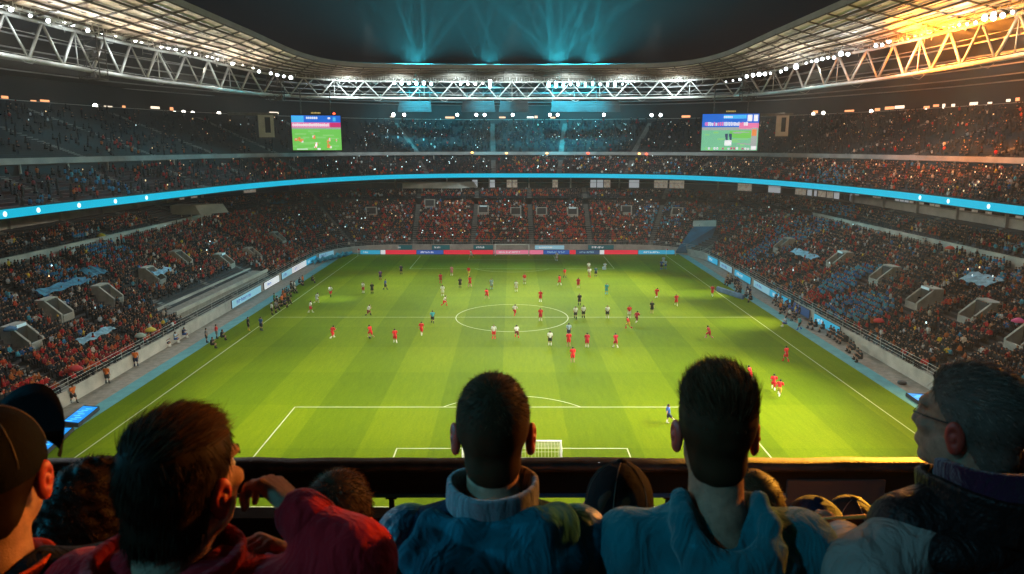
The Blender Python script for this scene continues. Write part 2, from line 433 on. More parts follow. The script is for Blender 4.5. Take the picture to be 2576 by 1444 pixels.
# box level behind the lower stand and under the ribbon
box = empty('box_level'); tag(box, 'dark glazed box level beneath the glowing blue ribbon board', 'stand level')
M_glass = mat('box glazing', (.03, .034, .038), .12, spec=.8)
M_lit = mat('lit box window', (.8, .75, .66), .5, emit=(1, .84, .66), estr=.16, var=.5, vscale=1.6)
M_litw = mat('bright box window', (.8, .8, .8), .5, emit=(.85, .93, 1), estr=.3)
mb = MB(); Q = off(WALL, B_D + 1.2)
loft(mb, Q, Q, 12.4, 16.0); mb.build('back_wall', M_dark, box)
mb = MB(); loft(mb, off(WALL, B_D + 1.0), RIB, 15.9, 15.75); mb.build('soffit', M_concd, box)
mb = MB(); Q1 = off(WALL, B_D + .9)
rs = random.Random(3)
for i in range(0, nW - 1):
    p = Vector((*Q1[i], 0)); q = Vector((*Q1[i + 1], 0)); t = q - p
    a, b = p + t * .06, p + t * .94
    lit = 0
    if p.x > 20 and p.y > 120 and rs.random() < .5: lit = rs.choice((1, 1, 2))
    elif p.y > 165 and abs(p.x) < 12 and rs.random() < .3: lit = rs.choice((1, 2))
    elif rs.random() < .14: lit = 1
    mb.quad(a + Vector((0, 0, 12.9)), b + Vector((0, 0, 12.9)), b + Vector((0, 0, 14.9)), a + Vector((0, 0, 14.9)), lit)
mb.build('glazing', [M_glass, M_lit, M_litw], box)
mb = MB(); nQ = off(WALL, B_D + .6)
mb.tube([(*p, 14.2) for p in nQ[::2]], .05, 5); mb.build('handrail', M_steel, box)
for i in range(4, nW, 7): MB().box((*off(WALL, B_D - .2)[i], 14.2), (.35, .35, 3.2)).build('column', M_ledge, box)
# grey canopy slabs over the far boxes
for (x0, x1, y0, y1, dp, lab) in ((1012, 1160, 459, 474, 178, 'wide pale grey canopy slab under the ribbon at the far end'), (430, 505, 517, 540, 128, 'pale grey canopy slab under the ribbon on the left')):
    a, b = at_depth(x0, y1, dp), at_depth(x1, y1, dp); c = at_depth(x0, y0, dp); root = empty('canopy_slab', a, math.atan2(b.y - a.y, b.x - a.x)); tag(root, lab, 'canopy', 'canopy slabs under the ribbon')
    w = (b - a).length; h = (c - a).length; MB().add([(0, 0, 0), (w, 0, 0), (w + 4, 3, h * .1), (0, 3, h * .1), (0, 0, h), (w - 1, 0, h), (w + 3, 3, h * 1.05), (0, 3, h * 1.05)], [(0, 3, 2, 1), (4, 5, 6, 7), (0, 1, 5, 4), (1, 2, 6, 5), (2, 3, 7, 6), (3, 0, 4, 7)]).build('slab', M_ledge, root)
    mb = MB()
    for k in range(4): mb.tube([(w * k / 3, .2, 0), (w * k / 3, .2, -2.2)], .1, 5)
    mb.build('support_post', M_ledge, root)
# ribbon board
M_rib = mat('ribbon screen', (.0, .1, .14), .4, emit=(.0, .43, .64), estr=1.0)
M_ribd = mat('ribbon mark', (.8, .9, .9), .4, emit=(.75, .97, 1), estr=1.3)
rb = empty('ribbon_board'); tag(rb, 'long glowing cyan ribbon screen running all round the stadium balcony', 'led screen')
rp = off(RIB, -.12)
mb = MB(); loft(mb, rp, rp, 15.80, 16.80); mb.build('screen', M_rib, rb)
mb = MB(); loft(mb, off(RIB, .25), off(RIB, .25), 15.6, 16.95); loft(mb, off(RIB, -.1), off(RIB, .25), 16.93, 16.93); loft(mb, off(RIB, -.1), off(RIB, .25), 15.68, 15.68)
mb.build('casing', M_dark, rb)
mb = MB()
rq = off(RIB, -.16)
for (px, py) in ((107, 523), (195, 510), (285, 497), (365, 490), (14, 540), (2315, 500), (2385, 507), (2475, 520)):
    r_ = ray(px, py); best = min(range(len(rq)), key=lambda i: abs((rq[i][0] / rq[i][1]) - r_.x / r_.y))
    c = Vector((*rq[best], 16.3)); n_ = Vector((*NR[best], 0)); t_ = Vector((-n_.y, n_.x, 0))
    MB().add([c + t_ * (.3 * math.cos(w)) + Vector((0, 0, .3 * math.sin(w))) for w in np.linspace(0, 2 * math.pi, 14, endpoint=False)], [tuple(range(14))]).build('logo_mark', M_ribd, rb)
# middle stand
mid = empty('middle_stand'); tag(mid, 'shallow middle stand of dark seats just above the cyan ribbon board', 'stand')
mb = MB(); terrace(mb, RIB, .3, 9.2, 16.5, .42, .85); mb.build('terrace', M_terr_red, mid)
AIS_R = list(range(5, len(RIB) - 4, 10))
for i in AIS_R:
    mb = MB(); aisle_stairs(mb, RIB, i, .5, 9.0, 16.5, .42, 1.2, .85); mb.build('aisle_steps', M_aisle, mid)
for i in range(2, len(RIB), 5): MB().box((*off(RIB, 9.0)[i], 20.9), (.22, .22, 1.6)).build('column', M_ledge, mid)
mb = MB(); loft(mb, off(RIB, 9.25), off(RIB, 9.25), 19.8, 21.2); mb.build('back_wall', M_dark, mid)
# upper stand
U_D0, U_D1, U_Z0, U_S = 9.7, 34.0, 22.0, .345
upp = empty('upper_stand'); tag(upp, 'steep dark upper stand rising from a grey parapet to the lit concourse under the roof', 'stand')
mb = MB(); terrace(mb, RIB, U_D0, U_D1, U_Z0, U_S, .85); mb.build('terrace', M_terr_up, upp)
mb = MB(); P8, P9 = off(RIB, 8.4), off(RIB, 9.7)
loft(mb, P8, P8, 21.35, 22.15); loft(mb, P8, off(RIB, 8.7), 22.15, 22.15); loft(mb, P8, P9, 21.35, 21.35); loft(mb, off(RIB, 8.7), off(RIB, 8.7), 22.15, 21.6); loft(mb, off(RIB, 8.7), P9, 21.7, 21.95)
mb.build('parapet', M_ledge_d, upp)
for i in AIS_R:
    mb = MB(); aisle_stairs(mb, RIB, i, U_D0 + .3, U_D1, U_Z0, U_S, 1.3, .85); mb.build('aisle_steps', M_aisle, upp)
mb = MB(); PB1 = off(RIB, U_D1 + .2); ztop = U_Z0 + U_S * (U_D1 - U_D0)
loft(mb, PB1, PB1, ztop - .5, ztop + .9); loft(mb, off(RIB, U_D1 + 6), off(RIB, U_D1 + 6), ztop - 1, ztop + 6); loft(mb, PB1, off(RIB, U_D1 + 6), ztop - .4, ztop - .4)
mb.build('back_wall', M_dark, upp)
mb = MB(); mb.tube([(*p, ztop + 1.0) for p in PB1[::2]], .05, 5); mb.build('handrail', M_steel, upp)
# concourse openings, warm lit
M_warm = mat('concourse light', (.5, .3, .2), .5, emit=(1, .40, .16), estr=1.4)
M_cool = mat('concourse strip', (.6, .6, .6), .5, emit=(1, .80, .6), estr=1.6)
mb = MB(); Pc = off(RIB, U_D1 + 5.8); rs = random.Random(11)
for i in range(1, len(RIB) - 1):
    x = RIB[i][0]; pr = .55 if x > 45 else .22
    if rs.random() < pr:
        p, q = Vector((*Pc[i], 0)), Vector((*Pc[i + 1], 0)); h = rs.uniform(.25, .7); z = ztop + rs.uniform(1.3, 1.7)
        k = rs.uniform(.3, 1); q = p + (q - p) * k
        MB().quad(p + Vector((0, 0, z)), q + Vector((0, 0, z)), q + Vector((0, 0, z + h)), p + Vector((0, 0, z + h))).build('lit_opening', rs.choice((M_warm, M_warm, M_cool)), upp)

# ------------------------------------------------------------------ finding points on the lower stand
def near_ring(P, x, y):
    d = np.hypot(P[:, 0] - x, P[:, 1] - y); return int(d.argmin())
def on_lower(px, py):
    r_ = ray(px, py); o_ = Vector((0, 0, H)); t = 30.0
    while t < 240:
        p = o_ + r_ * t; i = near_ring(WALL, p.x, p.y)
        d = (p.x - WALL[i][0]) * NW[i][0] + (p.y - WALL[i][1]) * NW[i][1]
        if d > 0 and p.z <= A_Z0 + A_S * d: return p, i, d
        t += .25
    return None
# stair entrances (vomitories)
M_portal = mat('portal concrete', (.42, .39, .34), .85, var=.25, vscale=.9)
M_portal_shade = mat('portal shade', (.06, .055, .055), .9)
M_portal_lit = mat('portal sign', (.5, .6, .62), .5, emit=(.50, .75, .85), estr=.35)
HOLES = []
def portal(px, py, w=1.7, L=2.7, lit=False, label=''):
    h = on_lower(px, py)
    if h is None: return
    p, i, d = h; n = Vector((*NW[i], 0)); rz = math.atan2(n.y, n.x) - math.pi / 2   # local +Y points up the stand
    d = max(d, 1.0)
    zf = A_Z0 + A_S * d
    root = empty('stair_entrance', (p.x, p.y, zf), rz); tag(root, label, 'entrance', 'stair entrances in the lower stand')
    zb = A_S * L
    for s in (-1, 1):
        x0, x1 = s * w / 2, s * (w / 2 + .28)
        v = []
        for x in (x0, x1): v += [(x, 0, -.5), (x, L, zb - .5), (x, L, zb + .95), (x, L * .6, zb + .95), (x, 0, .75)]
        MB().add(v, [(0, 1, 2, 3, 4), (9, 8, 7, 6, 5), (0, 4, 9, 5), (4, 3, 8, 9), (3, 2, 7, 8), (1, 6, 7, 2), (0, 5, 6, 1)]).build('side_wall', M_portal, root)
    MB().box((0, L * .8, zb + 1.02), (w + .56, L * .4, .14)).build('roof_slab', M_portal, root)
    MB().box((0, L * .55, zb * .55 + .35), (w, .12, zb * .9 + 1.1)).build('doorway_shade', M_portal_shade, root)  # dark panel painted as the shade of an opening
    MB().box((0, L * .02, .1), (w, .2, .9)).build('front_parapet', M_portal, root)
    if lit: MB().box((0, L * .5 - .02, zb + .98), (w * .8, .08, .3)).build('sign', M_portal_lit, root)
    HOLES.append((i, d, w / 2 + .5, L))
_pl = [(478, 668, 'upper'), (585, 672, 'white faced'), (410, 712, 'long walled'), (300, 762, 'wide'), (172, 802, 'small'), (95, 872, 'signed'), (715, 612, 'far'), (655, 655, 'narrow')]
_side = ['beside the grey walkway', 'in the red shirted rows', 'above the walkway end', 'amid dark coats', 'near the blue banner', 'lowest of its side, with pale signboard', 'near the far corner', 'below the tall ledge']
for k, (x, y, nm) in enumerate(_pl): portal(x, y, lit=(k in (1, 5)), label=f'{nm} concrete stair entrance in the left stand {_side[k]}')
_pr = [(1950, 632), (2085, 672), (2195, 712), (2290, 772), (2425, 812), (2545, 880)]
_sr = ['close to the blue tunnel', 'with a pale glass front, behind the blue banner', 'beyond the red and blue seat block', 'with a cyan glowing sign above the blue seats', 'with a dark round mouth, among dense crowd', 'beside the pink balloon']
for k, (x, y) in enumerate(_pr): portal(x, y, 2.0, 3.0, lit=(k in (1, 3)), label=f'concrete stair entrance in the right stand {_sr[k]}')
_pf = [(935, 545), (1080, 525), (1215, 540), (1297, 545), (1362, 545), (1440, 545), (1575, 540), (1700, 545)]
_sf = ['at the left corner, wide', 'below the big grey slab', 'left of the goal axis with white frame', 'square, straight above the goal', 'dark and square right of the goal axis', 'with a red lit lintel', 'with a warm sign over it', 'nearest the blue tunnel']
for k, (x, y) in enumerate(_pf): portal(x, y, 2.2, 2.2, lit=(k in (2, 5)), label=f'stair entrance in the far stand {_sf[k]}')
# grey walkway slab across the left rows
def slab(name, pts, mats, label, cat, lift=.55, th=.5, rail=True):
    root = empty(name, pts[0]); tag(root, label, cat)
    up = Vector((0, 0, lift)); dn = Vector((0, 0, lift - th)); o_ = Vector(pts[0])
    v = [Vector(p) - o_ + up for p in pts] + [Vector(p) - o_ + dn for p in pts]; n = len(pts)
    MB().add(v, [tuple(range(n)), tuple(range(2 * n - 1, n - 1, -1))] + [(i, (i + 1) % n + 0, (i + 1) % n + n, i + n)[::-1] for i in range(n)]).build('deck', mats[0], root)
    if rail:
        for (a, b) in ((0, 1), (3, 2)):
            A, Bq = v[a], v[b]; t = (Bq - A).normalized(); s = Vector((-t.y, t.x, 0)) * .12
            MB().add([A - s, A + s, Bq + s, Bq - s] + [q + Vector((0, 0, .45)) for q in (A - s, A + s, Bq + s, Bq - s)], [(0, 1, 5, 4), (1, 2, 6, 5), (2, 3, 7, 6), (3, 0, 4, 7), (4, 5, 6, 7)]).build('side_wall', mats[1], root)
    return root
def low_pt(d, y, side=-1): return Vector((side * (41.4 + d), y, A_Z0 + A_S * d))
WALK = []
wk = [on_lower(x, y) for (x, y) in ((438, 802), (668, 690))]
dA, yA, dB, yB = wk[0][2], wk[0][0].y, wk[1][2], wk[1][0].y
print('walk', dA, yA, dB, yB)
pts = [low_pt(dA - .3, yA), low_pt(dB - .3, yB), low_pt(dB + 2.6, yB), low_pt(dA + 2.6, yA)]
zf = [max(p.z for p in pts[:2]) + .35] * 4
pts = [Vector((p.x, p.y, p.z if k < 2 else p.z - 1.1)) for k, p in enumerate(pts)]
slab('spectator_walkway', pts, (M_track, M_ledge), 'long pale grey walkway cutting through the left crowd towards the pitch', 'walkway', lift=.55, th=.8)
WALK.append((min(yA, yB), max(yA, yB), (dA + dB) / 2 - 1.0, (dA + dB) / 2 + 3.4))
# tunnel cover at the far right corner
M_tun = mat('tunnel canvas', (.008, .10, .19), .7, var=.3, vscale=.5)
M_tunw = mat('tunnel lettering', (.45, .7, .8), .7)
a = at_depth(1699, 638, 153.2); b = at_depth(1774, 638, 153.2)
c = on_lower(1800, 584)[0] + Vector((0, 0, 1.3)); d = on_lower(1742, 584)[0] + Vector((0, 0, 1.3))
a.z = b.z = .9
root = empty('tunnel_cover', a); tag(root, 'sloping dark blue canvas cover over the players tunnel at the far right corner', 'tunnel cover')
V = [p - a for p in (a, b, c, d)]; dn = Vector((0, 0, -.4))
MB().add(V + [p + dn for p in V], [(0, 1, 2, 3), (7, 6, 5, 4), (0, 4, 5, 1), (1, 5, 6, 2), (2, 6, 7, 3), (3, 7, 4, 0)]).build('canvas', M_tun, root)
mb = MB(); ex, ey = (V[1] - V[0]), (V[3] - V[0]); nz = ex.cross(ey).normalized() * .05
rs = random.Random(2); u = .28
while u < .80:
    w = rs.uniform(.02, .05); mb.quad(*[V[0] + ex * uu + ey * vv + nz for uu, vv in ((u, .3), (u + w, .3), (u + w, .38), (u, .38))]); u += w + .02
for k in range(5):
    uu = .5 + .025 * k; mb.quad(*[V[0] + ex * x + ey * y + nz for x, y in ((uu, .55 + .03 * (k % 2)), (uu + .018, .55), (uu + .03, .66), (uu + .012, .67))])
mb.build('lettering', M_tunw, root)
MB().add([V[3], V[2], V[2] + Vector((.4, 1.5, 1.2)), V[3] + Vector((.4, 1.5, 1.2))] + [p + Vector((0, .3, -.3)) for p in (V[3], V[2], V[2] + Vector((.4, 1.5, 1.2)), V[3] + Vector((.4, 1.5, 1.2)))], [(0, 1, 2, 3), (7, 6, 5, 4), (0, 4, 5, 1), (1, 5, 6, 2), (3, 7, 4, 0), (2, 6, 7, 3)]).build('header', M_ledge, root)
mb = MB()
for q in (V[0], V[1]): mb.tube([q + dn * .9, Vector((q.x, q.y, -.9))], .12, 6)
mb.build('support_post', M_steel, root)
TUN = [(1695, 645), (1782, 645), (1812, 574), (1738, 574)]
# ------------------------------------------------------------------ roof
def zr(P):                                                 # inner edge height: lower at the far end
    return np.array([41.6 - 1.3 * max(0, min(1, (p[1] - 120) / 34)) for p in P])
n0 = len(ROOF)
OUT = off(RIB, 44)
OUT = ring([tuple(p) for p in OUT[::8]], n0)
def mixring(A, B, t): return A + (B - A) * t
zi = zr(ROOF); zt = zi - 1.7; zo = np.full(n0, 35.6)
M_pan = [mat('roof panel cream', (.70, .63, .52), .7, var=.3, vscale=.35), mat('roof panel pale', (.72, .67, .58), .6, var=.25, vscale=.5), mat('roof panel tan', (.52, .44, .34), .75, var=.35, vscale=.5), mat('roof panel worn', (.30, .26, .22), .8, var=.4, vscale=.7)]
M_roofd = mat('dark roof deck', (.040, .042, .045), .65, var=.3, vscale=.12)
M_purlin = mat('purlin brown', (.10, .085, .07), .7)
M_edge = mat('roof edge grey', (.34, .33, .33), .6, var=.15, vscale=.3)
roof = empty('stadium_roof'); tag(roof, 'curved open roof ring with a cream panelled underside sweeping round the stadium', 'roof')
rs = random.Random(5)
mb = MB(); K = 7
for k in range(K):
    A, Bq = mixring(ROOF, TRUSS, k / K), mixring(ROOF, TRUSS, (k + 1) / K)
    za, zb = zi + (zt - zi) * k / K, zi + (zt - zi) * (k + 1) / K
    mi = []; cur = 0
    for i in range(n0 - 1):
        if i % 3 == 0: cur = rs.choice((0, 0, 1, 1, 2, 0, 3) if k > 0 else (0, 1, 1, 0))
        mi.append(cur)
    loft(mb, A, Bq, za, zb, mi)
mb.build('soffit_panel', M_pan, roof)
mb = MB()
loft(mb, ROOF, ROOF, zi - .25, zi + .75); loft(mb, ROOF, off(ROOF, 1.0), zi + .75, zi + .9)
mb.build('edge_fascia', M_edge, roof)
mb = MB(); loft(mb, ROOF + normals(ROOF) * .5, OUT, zi + .95, zo + 2.2); mb.build('roof_deck', M_roofd, roof)
mb = MB(); loft(mb, TRUSS, OUT, zt, zo); mb.build('outer_soffit', M_roofd, roof)
mb = MB()
for k in range(K + 1):
    A = mixring(ROOF, TRUSS, k / K); z = zi + (zt - zi) * k / K
    mb.tube([(*A[i], z[i] - .22) for i in range(0, n0, 2)], .17 if k else .1, 5)
for i in range(3, n0 - 1, 4):
    mb.tube([(*ROOF[i], zi[i] - .1), (*TRUSS[i], zt[i] - .1)], .13, 5)
mb.build('purlin', M_purlin, roof)
mb = MB(); rs = random.Random(14); nn_ = normals(TRUSS)
for i in range(0, n0 - 1):
    for t in (0, .33, .66):
        q = TRUSS[i] * (1 - t) + TRUSS[i + 1] * t; o_ = rs.uniform(-4.5, .3); L_ = rs.uniform(.3, 1.5); z = zt[i] - o_ * .1 - .1; x, y = q + nn_[i] * o_
        mb.tube([(x, y, z), (x + rs.uniform(-.3, .3), y + rs.uniform(-.3, .3), z - L_)], rs.uniform(.03, .07), 3)
        if rs.random() < .5: mb.tube([(x, y, z - L_ * .8), (x + rs.uniform(-1.5, 1.5), y + rs.uniform(-1.5, 1.5), z - L_ * rs.uniform(.3, 1))], .05, 3)
mb.build('hanger_lattice', M_steel, roof)
mb = MB(); rs = random.Random(15)
for k in (.1, .25, .4, .55, .7, .85):                        # catwalk lattice below the panels
    A = mixring(ROOF, TRUSS, k); z = zi + (zt - zi) * k - .75
    for i in range(2, n0 - 3, 2):
        if rs.random() < .55: mb.tube([(*A[i], z[i]), (*mixring(ROOF, TRUSS, k + .12)[i + 1], z[i] + .5)], .06, 3)
        if rs.random() < .6: mb.tube([(*A[i], z[i]), (*A[i + 2], z[i + 2])], .055, 3)
mb.build('catwalk_lattice', M_purlin, roof)
mb = MB()
for k in (.22, .4, .58, .76, .9):
    A = mixring(TRUSS, OUT, k); z = zt + (zo - zt) * k
    mb.tube([(*A[i], z[i] - .15) for i in range(0, n0, 2)], .14, 5)
mb.build('soffit_rail', M_edge, roof)
# ------------------------------------------------------------------ trusses: left, far, right
TB, TT = 34.4, zt - .5
def truss(i0, i1, label, step, rch, rd):
    root = empty('roof_truss', (float(TRUSS[i0][0]), float(TRUSS[i0][1]), TB)); tag(root, label, 'truss', 'white roof trusses')
    o_ = Vector(root.location); pt = lambda i, z: Vector((TRUSS[i][0], TRUSS[i][1], z)) - o_
    ii = list(range(i0, i1 + 1))
    MB().tube([pt(i, TB) for i in ii], rch, 8).build('bottom_chord', M_steel, root)
    MB().tube([pt(i, TT[i]) for i in ii], rch * .75, 8).build('top_chord', M_steel, root)
    k = 0; i = i0
    while i + step <= i1:
        m = i + step // 2
        MB().tube([pt(i, TB), pt(m, TT[m])], rd, 6).build('diagonal_strut', M_steel, root)
        MB().tube([pt(m, TT[m]), pt(i + step, TB)], rd * (.7 if k % 2 else 1), 6).build('diagonal_strut', M_steel, root)
        if k % 3 == 1: MB().tube([pt(m, TB), pt(m, TT[m])], rd * .45, 5).build('hanger', M_steel, root)
        i += step; k += 1
    # inner thin bracing and cable loops
    mb = MB(); n_ = normals(TRUSS)
    for i in range(i0, i1 - step, step):
        q = Vector((*n_[i], 0)) * 2.2
        mb.tube([pt(i, TT[i]) + q, pt(i + step // 2, TB + 1) + q, pt(i + step, TT[i]) + q], .05, 4)
        mb.tube([pt(i, TB), pt(i, TB + .9) + q], .045, 4)
    mb.tube([pt(i, TB + .9) + Vector((*n_[i], 0)) * 2.2 for i in ii], .06, 5)
    mb.tube([pt(i, TT[i] - 1.2) + Vector((*n_[i], 0)) * 2.2 for i in ii], .05, 5)
    mb.build('bracing', M_steel, root)
    mb = MB()
    for i in ii[2:-2:9]:
        c = pt(i, TB); mb.tube([c, c + Vector((.6, 0, -.5)), c + Vector((1.5, 0, -.7)), c + Vector((2.2, 0, -.1))], .05, 4)
    mb.build('cable', M_steel, root)
    return root
nT = len(TRUSS)
iL = max(i for i in range(nT // 2) if TRUSS[i][1] < 157); iR = nT - 1 - iL
truss(2, iL, 'big white zigzag roof truss along the left side', 4, .33, .21)
truss(iL, iR, 'white zigzag roof truss across the far end with cyan lit lamps', 4, .26, .15)
truss(iR, nT - 3, 'big white zigzag roof truss along the right side, glowing orange', 4, .33, .21)
# dark service gantries hanging at the corners of the truss
M_gant = mat('gantry grey', (.14, .13, .125), .7, var=.3, vscale=2)
for (i, lab) in ((iL - 2, 'cluttered steel gantry at the far left bend of the truss'), (iR + 2, 'cluttered steel gantry at the far right bend of the truss'), (nT // 2 - 62, 'dark steel gantry tower hanging from the left truss')):
    c = Vector((*TRUSS[i], 36.2)); root = empty('service_gantry', c); tag(root, lab, 'gantry', 'service gantries on the truss')
    mb = MB(); rs = random.Random(i)
    for a in (-1.5, 1.5):
        for b in (-1, 1): mb.tube([(a, b, -3), (a, b, 4.2)], .08, 5)
    for z in (-3, -1.6, -.2, 1.2, 2.6, 4.0):
        for s in (-1, 1): mb.tube([(-1.5, s, z), (1.5, s, z)], .07, 5); mb.tube([(s * 1.5, -1, z), (s * 1.5, 1, z)], .07, 5)
        mb.tube([(-1.5, -1, z), (1.5, -1, z + 1.4 if z < 3.5 else z)], .05, 4)
    mb.build('frame', M_gant, root)
    mb = MB()
    for z in (-2.95, -.15, 2.65): mb.box((0, 0, z), (3, 2, .08))
    for k in range(9): mb.box((rs.uniform(-1.2, 1.2), rs.uniform(-.7, .7), rs.choice((-2.4, .4, 3.2)) + rs.uniform(-.2, .3)), (rs.uniform(.3, .9), .5, rs.uniform(.3, .9)))
    mb.build('platform', M_gant, root)

# ------------------------------------------------------------------ floodlights
M_house = mat('lamp housing', (.05, .05, .055), .5)
M_lens = mat('lamp lens white', (1, 1, 1), .3, emit=(.90, .97, 1), estr=16)
M_lensw = mat('lamp lens warm', (1, 1, 1), .3, emit=(1, .93, .80), estr=12)
M_lenso = mat('lamp lens orange', (1, .8, .5), .3, emit=(1, .42, .02), estr=30)
M_lensc = mat('lamp lens cyan', (1, 1, 1), .3, emit=(.50, .95, 1), estr=16)
def lamp_proto(name, lens, r, label, group):
    root = empty(name); tag(root, label, 'floodlight', group)
    MB().lathe((0, 0, 0), [(r * .35, -.42), (r * .75, -.3), (r * 1.06, 0), (r * 1.06, .05), (r, .05)], 12).build('housing', M_house, root)
    MB().lathe((0, 0, 0), [(r * .98, .03), (r * .9, .09), (r * .5, .14)], 12).build('lens', lens, root)
    MB().tube([(-r * 1.1, 0, 0), (-r * 1.1, 0, -.7), (r * 1.1, 0, -.7), (r * 1.1, 0, 0)], .04, 5).build('bracket', M_house, root)
    return root
protos = {}
def place_lamp(kind, lens, r, p, aim, label, group):
    key = (kind, r)
    if key not in protos: o = protos[key] = lamp_proto('floodlight', lens, r, label, group)
    else: o = copy_tree(protos[key])
    o['label'] = label; o['group'] = group
    o.location = p; o.rotation_euler = (Vector(aim) - Vector(p)).to_track_quat('Z', 'Y').to_euler()
    return o
def truss_at(px):
    r_ = ray(px, 200); return min(range(2, nT - 2), key=lambda i: abs(TRUSS[i][0] - r_.x / r_.y * TRUSS[i][1]) if TRUSS[i][1] > 40 else 1e9)
rs = random.Random(21); LAMPS = []
def lamp_px(px, py, kind='w', r=.36, label=None, group=None):
    i = truss_at(px); r_ = ray(px, py)
    n_ = normals(TRUSS)[i]; q = Vector((TRUSS[i][0] - n_[0] * .9, TRUSS[i][1] - n_[1] * .9, 0))
    z = H + r_.z / math.hypot(r_.x, r_.y) * math.hypot(q.x, q.y)
    r = round(r * rs.choice((.55, .7, .8)), 3); p = Vector((q.x, q.y, z)); LAMPS.append((p, kind))
    aim = (Vector((0, 0, H)) * .35 + Vector((rs.uniform(-10, 10), 90, 0)) * .65)
    place_lamp(kind, {'w': M_lens, 'm': M_lensw, 'o': M_lenso, 'c': M_lensc}[kind], r, p, aim, label, group)
for (x, y, r) in ((8, 12, .55), (22, 22, .5), (36, 8, .5), (30, 2, .45), (101, 32, .5), (86, 40, .3), (114, 53, .4), (131, 53, .35), (127, 5, .3), (163, 52, .62), (178, 60, .42), (213, 76, .34), (247, 82, .26)):
    lamp_px(x, y, 'w', r, 'white floodlight in the near cluster on the left truss, above the first zigzags', 'lamps near the left picture edge')
for (x, y, r) in ((293, 91, .3), (319, 93, .55), (342, 102, .5), (349, 96, .5), (357, 102, .5), (380, 110, .45), (386, 104, .4), (401, 117, .4), (410, 116, .35), (426, 121, .5), (440, 124, .42), (459, 127, .5), (470, 131, .4), (487, 135, .35), (508, 141, .3), (528, 145, .3), (545, 149, .3), (579, 158, .6), (600, 163, .3), (625, 170, .35), (650, 180, .45), (668, 184, .45), (690, 188, .5), (706, 192, .5), (722, 195, .5)):
    lamp_px(x, y, 'w' if r > .4 else 'm', r, 'white floodlight in the long row along the left truss', 'lamps along the left truss')
for k in range(24):
    lamp_px(1000 + 3.9 * k, 209 + rs.uniform(-3, 4), 'c', .44, 'blue-white floodlight in the dense left bank on the far truss', 'left bank on the far truss')
for x in (1151, 1159, 1178, 1186, 1192, 1200, 1208): lamp_px(x, 211 + rs.uniform(-2, 2), 'm', .4, 'pale floodlight in the loose bank between the two big far banks', 'middle bank on the far truss')
for (x, y) in ((1231, 204), (1231, 209), (1232, 214), (1230, 219), (1232, 186)): lamp_px(x, y, 'w', .5, 'brilliant floodlight in the vertical stack near the middle of the far truss', 'lamp stack on the far truss')
for k in range(11): lamp_px(1380 + 2.9 * k, 212 + rs.uniform(-5, 5), 'c', .5, 'brilliant blue-white floodlight in the brightest far bank', 'brightest bank on the far truss')
for k in range(26): lamp_px(1424 + 5.3 * k, 212 + rs.uniform(-5, 4), 'c', .36, 'blue-white floodlight in the long bank to the right on the far truss', 'right bank on the far truss')
for k in range(15): lamp_px(1390 + 12 * k, 186 + rs.uniform(-1, 1), 'w', .2, 'tiny lamp under the far roof edge above the right lamp bank', 'tiny lamps under the far roof edge')
for (x, y) in ((1008, 184), (1083, 184)): lamp_px(x, y, 'w', .3, 'single lamp under the far roof edge above the left bank', 'single lamps under the far roof edge')
for (x, y, r) in ((1828, 206, .3), (1845, 203, .3), (1866, 200, .35), (1890, 192, .5), (1903, 189, .55), (1915, 187, .55), (1932, 186, .55), (1950, 184, .4), (1966, 180, .4), (1990, 173, .4), (2007, 168, .6), (2014, 165, .5), (2030, 159, .35), (2052, 154, .4), (2058, 152, .4), (2071, 148, .4), (2091, 145, .45), (2099, 145, .35), (2119, 135, .55), (2143, 136, .4)):
    lamp_px(x, y, 'w', r, 'white floodlight in the row along the right truss beyond the orange lamps', 'lamps along the right truss')
for (x, y, r) in ((2213, 114, .42), (2226, 112, .5), (2243, 103, .55)): lamp_px(x, y, 'w', r, 'large white floodlight in the trio left of the orange lamps', 'white trio on the right truss')
for (x, y, r) in ((2275, 97, .3), (2287, 89, .45), (2291, 97, .25), (2300, 90, .3), (2310, 82, .38), (2313, 87, .35), (2333, 78, .62), (2360, 69, .55), (2375, 66, .4), (2394, 60, .6)):
    lamp_px(x, y, 'o', r, 'orange glowing floodlight in the hot cluster on the right truss', 'orange lamps on the right truss')
for (x, y, r) in ((2412, 62, .25), (2438, 60, .25), (2455, 57, .42), (2466, 46, .5), (2470, 40, .4), (2487, 36, .6), (2505, 44, .5), (2530, 38, .42), (2531, 32, .3)):
    lamp_px(x, y, 'w', r, 'large white floodlight at the outer end of the right truss', 'lamps near the right picture edge')
# small lamps along the concourse above the upper stand
def conc_px(px, py, lens, r, label, group):
    r_ = ray(px, py); Pq = off(RIB, U_D1 + 1.5)
    i = min(range(len(Pq)), key=lambda i: abs(Pq[i][0] - r_.x / r_.y * Pq[i][1]) if Pq[i][1] > 60 else 1e9)
    q = Pq[i]; z = H + r_.z / math.hypot(r_.x, r_.y) * math.hypot(*q)
    place_lamp('cc' + lens.name, lens, r, Vector((q[0], q[1], z)), (0, 60, 20), label, group)
for (x, y) in ((96, 267), (115, 270), (141, 270), (167, 272), (202, 275), (223, 276), (249, 279), (243, 267), (340, 282), (361, 283), (381, 285), (445, 285), (461, 283), (480, 285), (549, 286)):
    conc_px(x, y, M_lensw, .5, 'pale lamp in the row above the dark left upper stand', 'left concourse lamps')
for (x, y) in ((981, 289), (1002, 288), (1024, 289), (1149, 289), (1187, 289), (1217, 289), (1296, 289), (1389, 289), (1401, 289), (1515, 289), (1527, 289), (1640, 290), (1665, 290)):
    conc_px(x, y, M_lens, .46, 'bright white lamp in the row above the far upper stand', 'far concourse lamps')
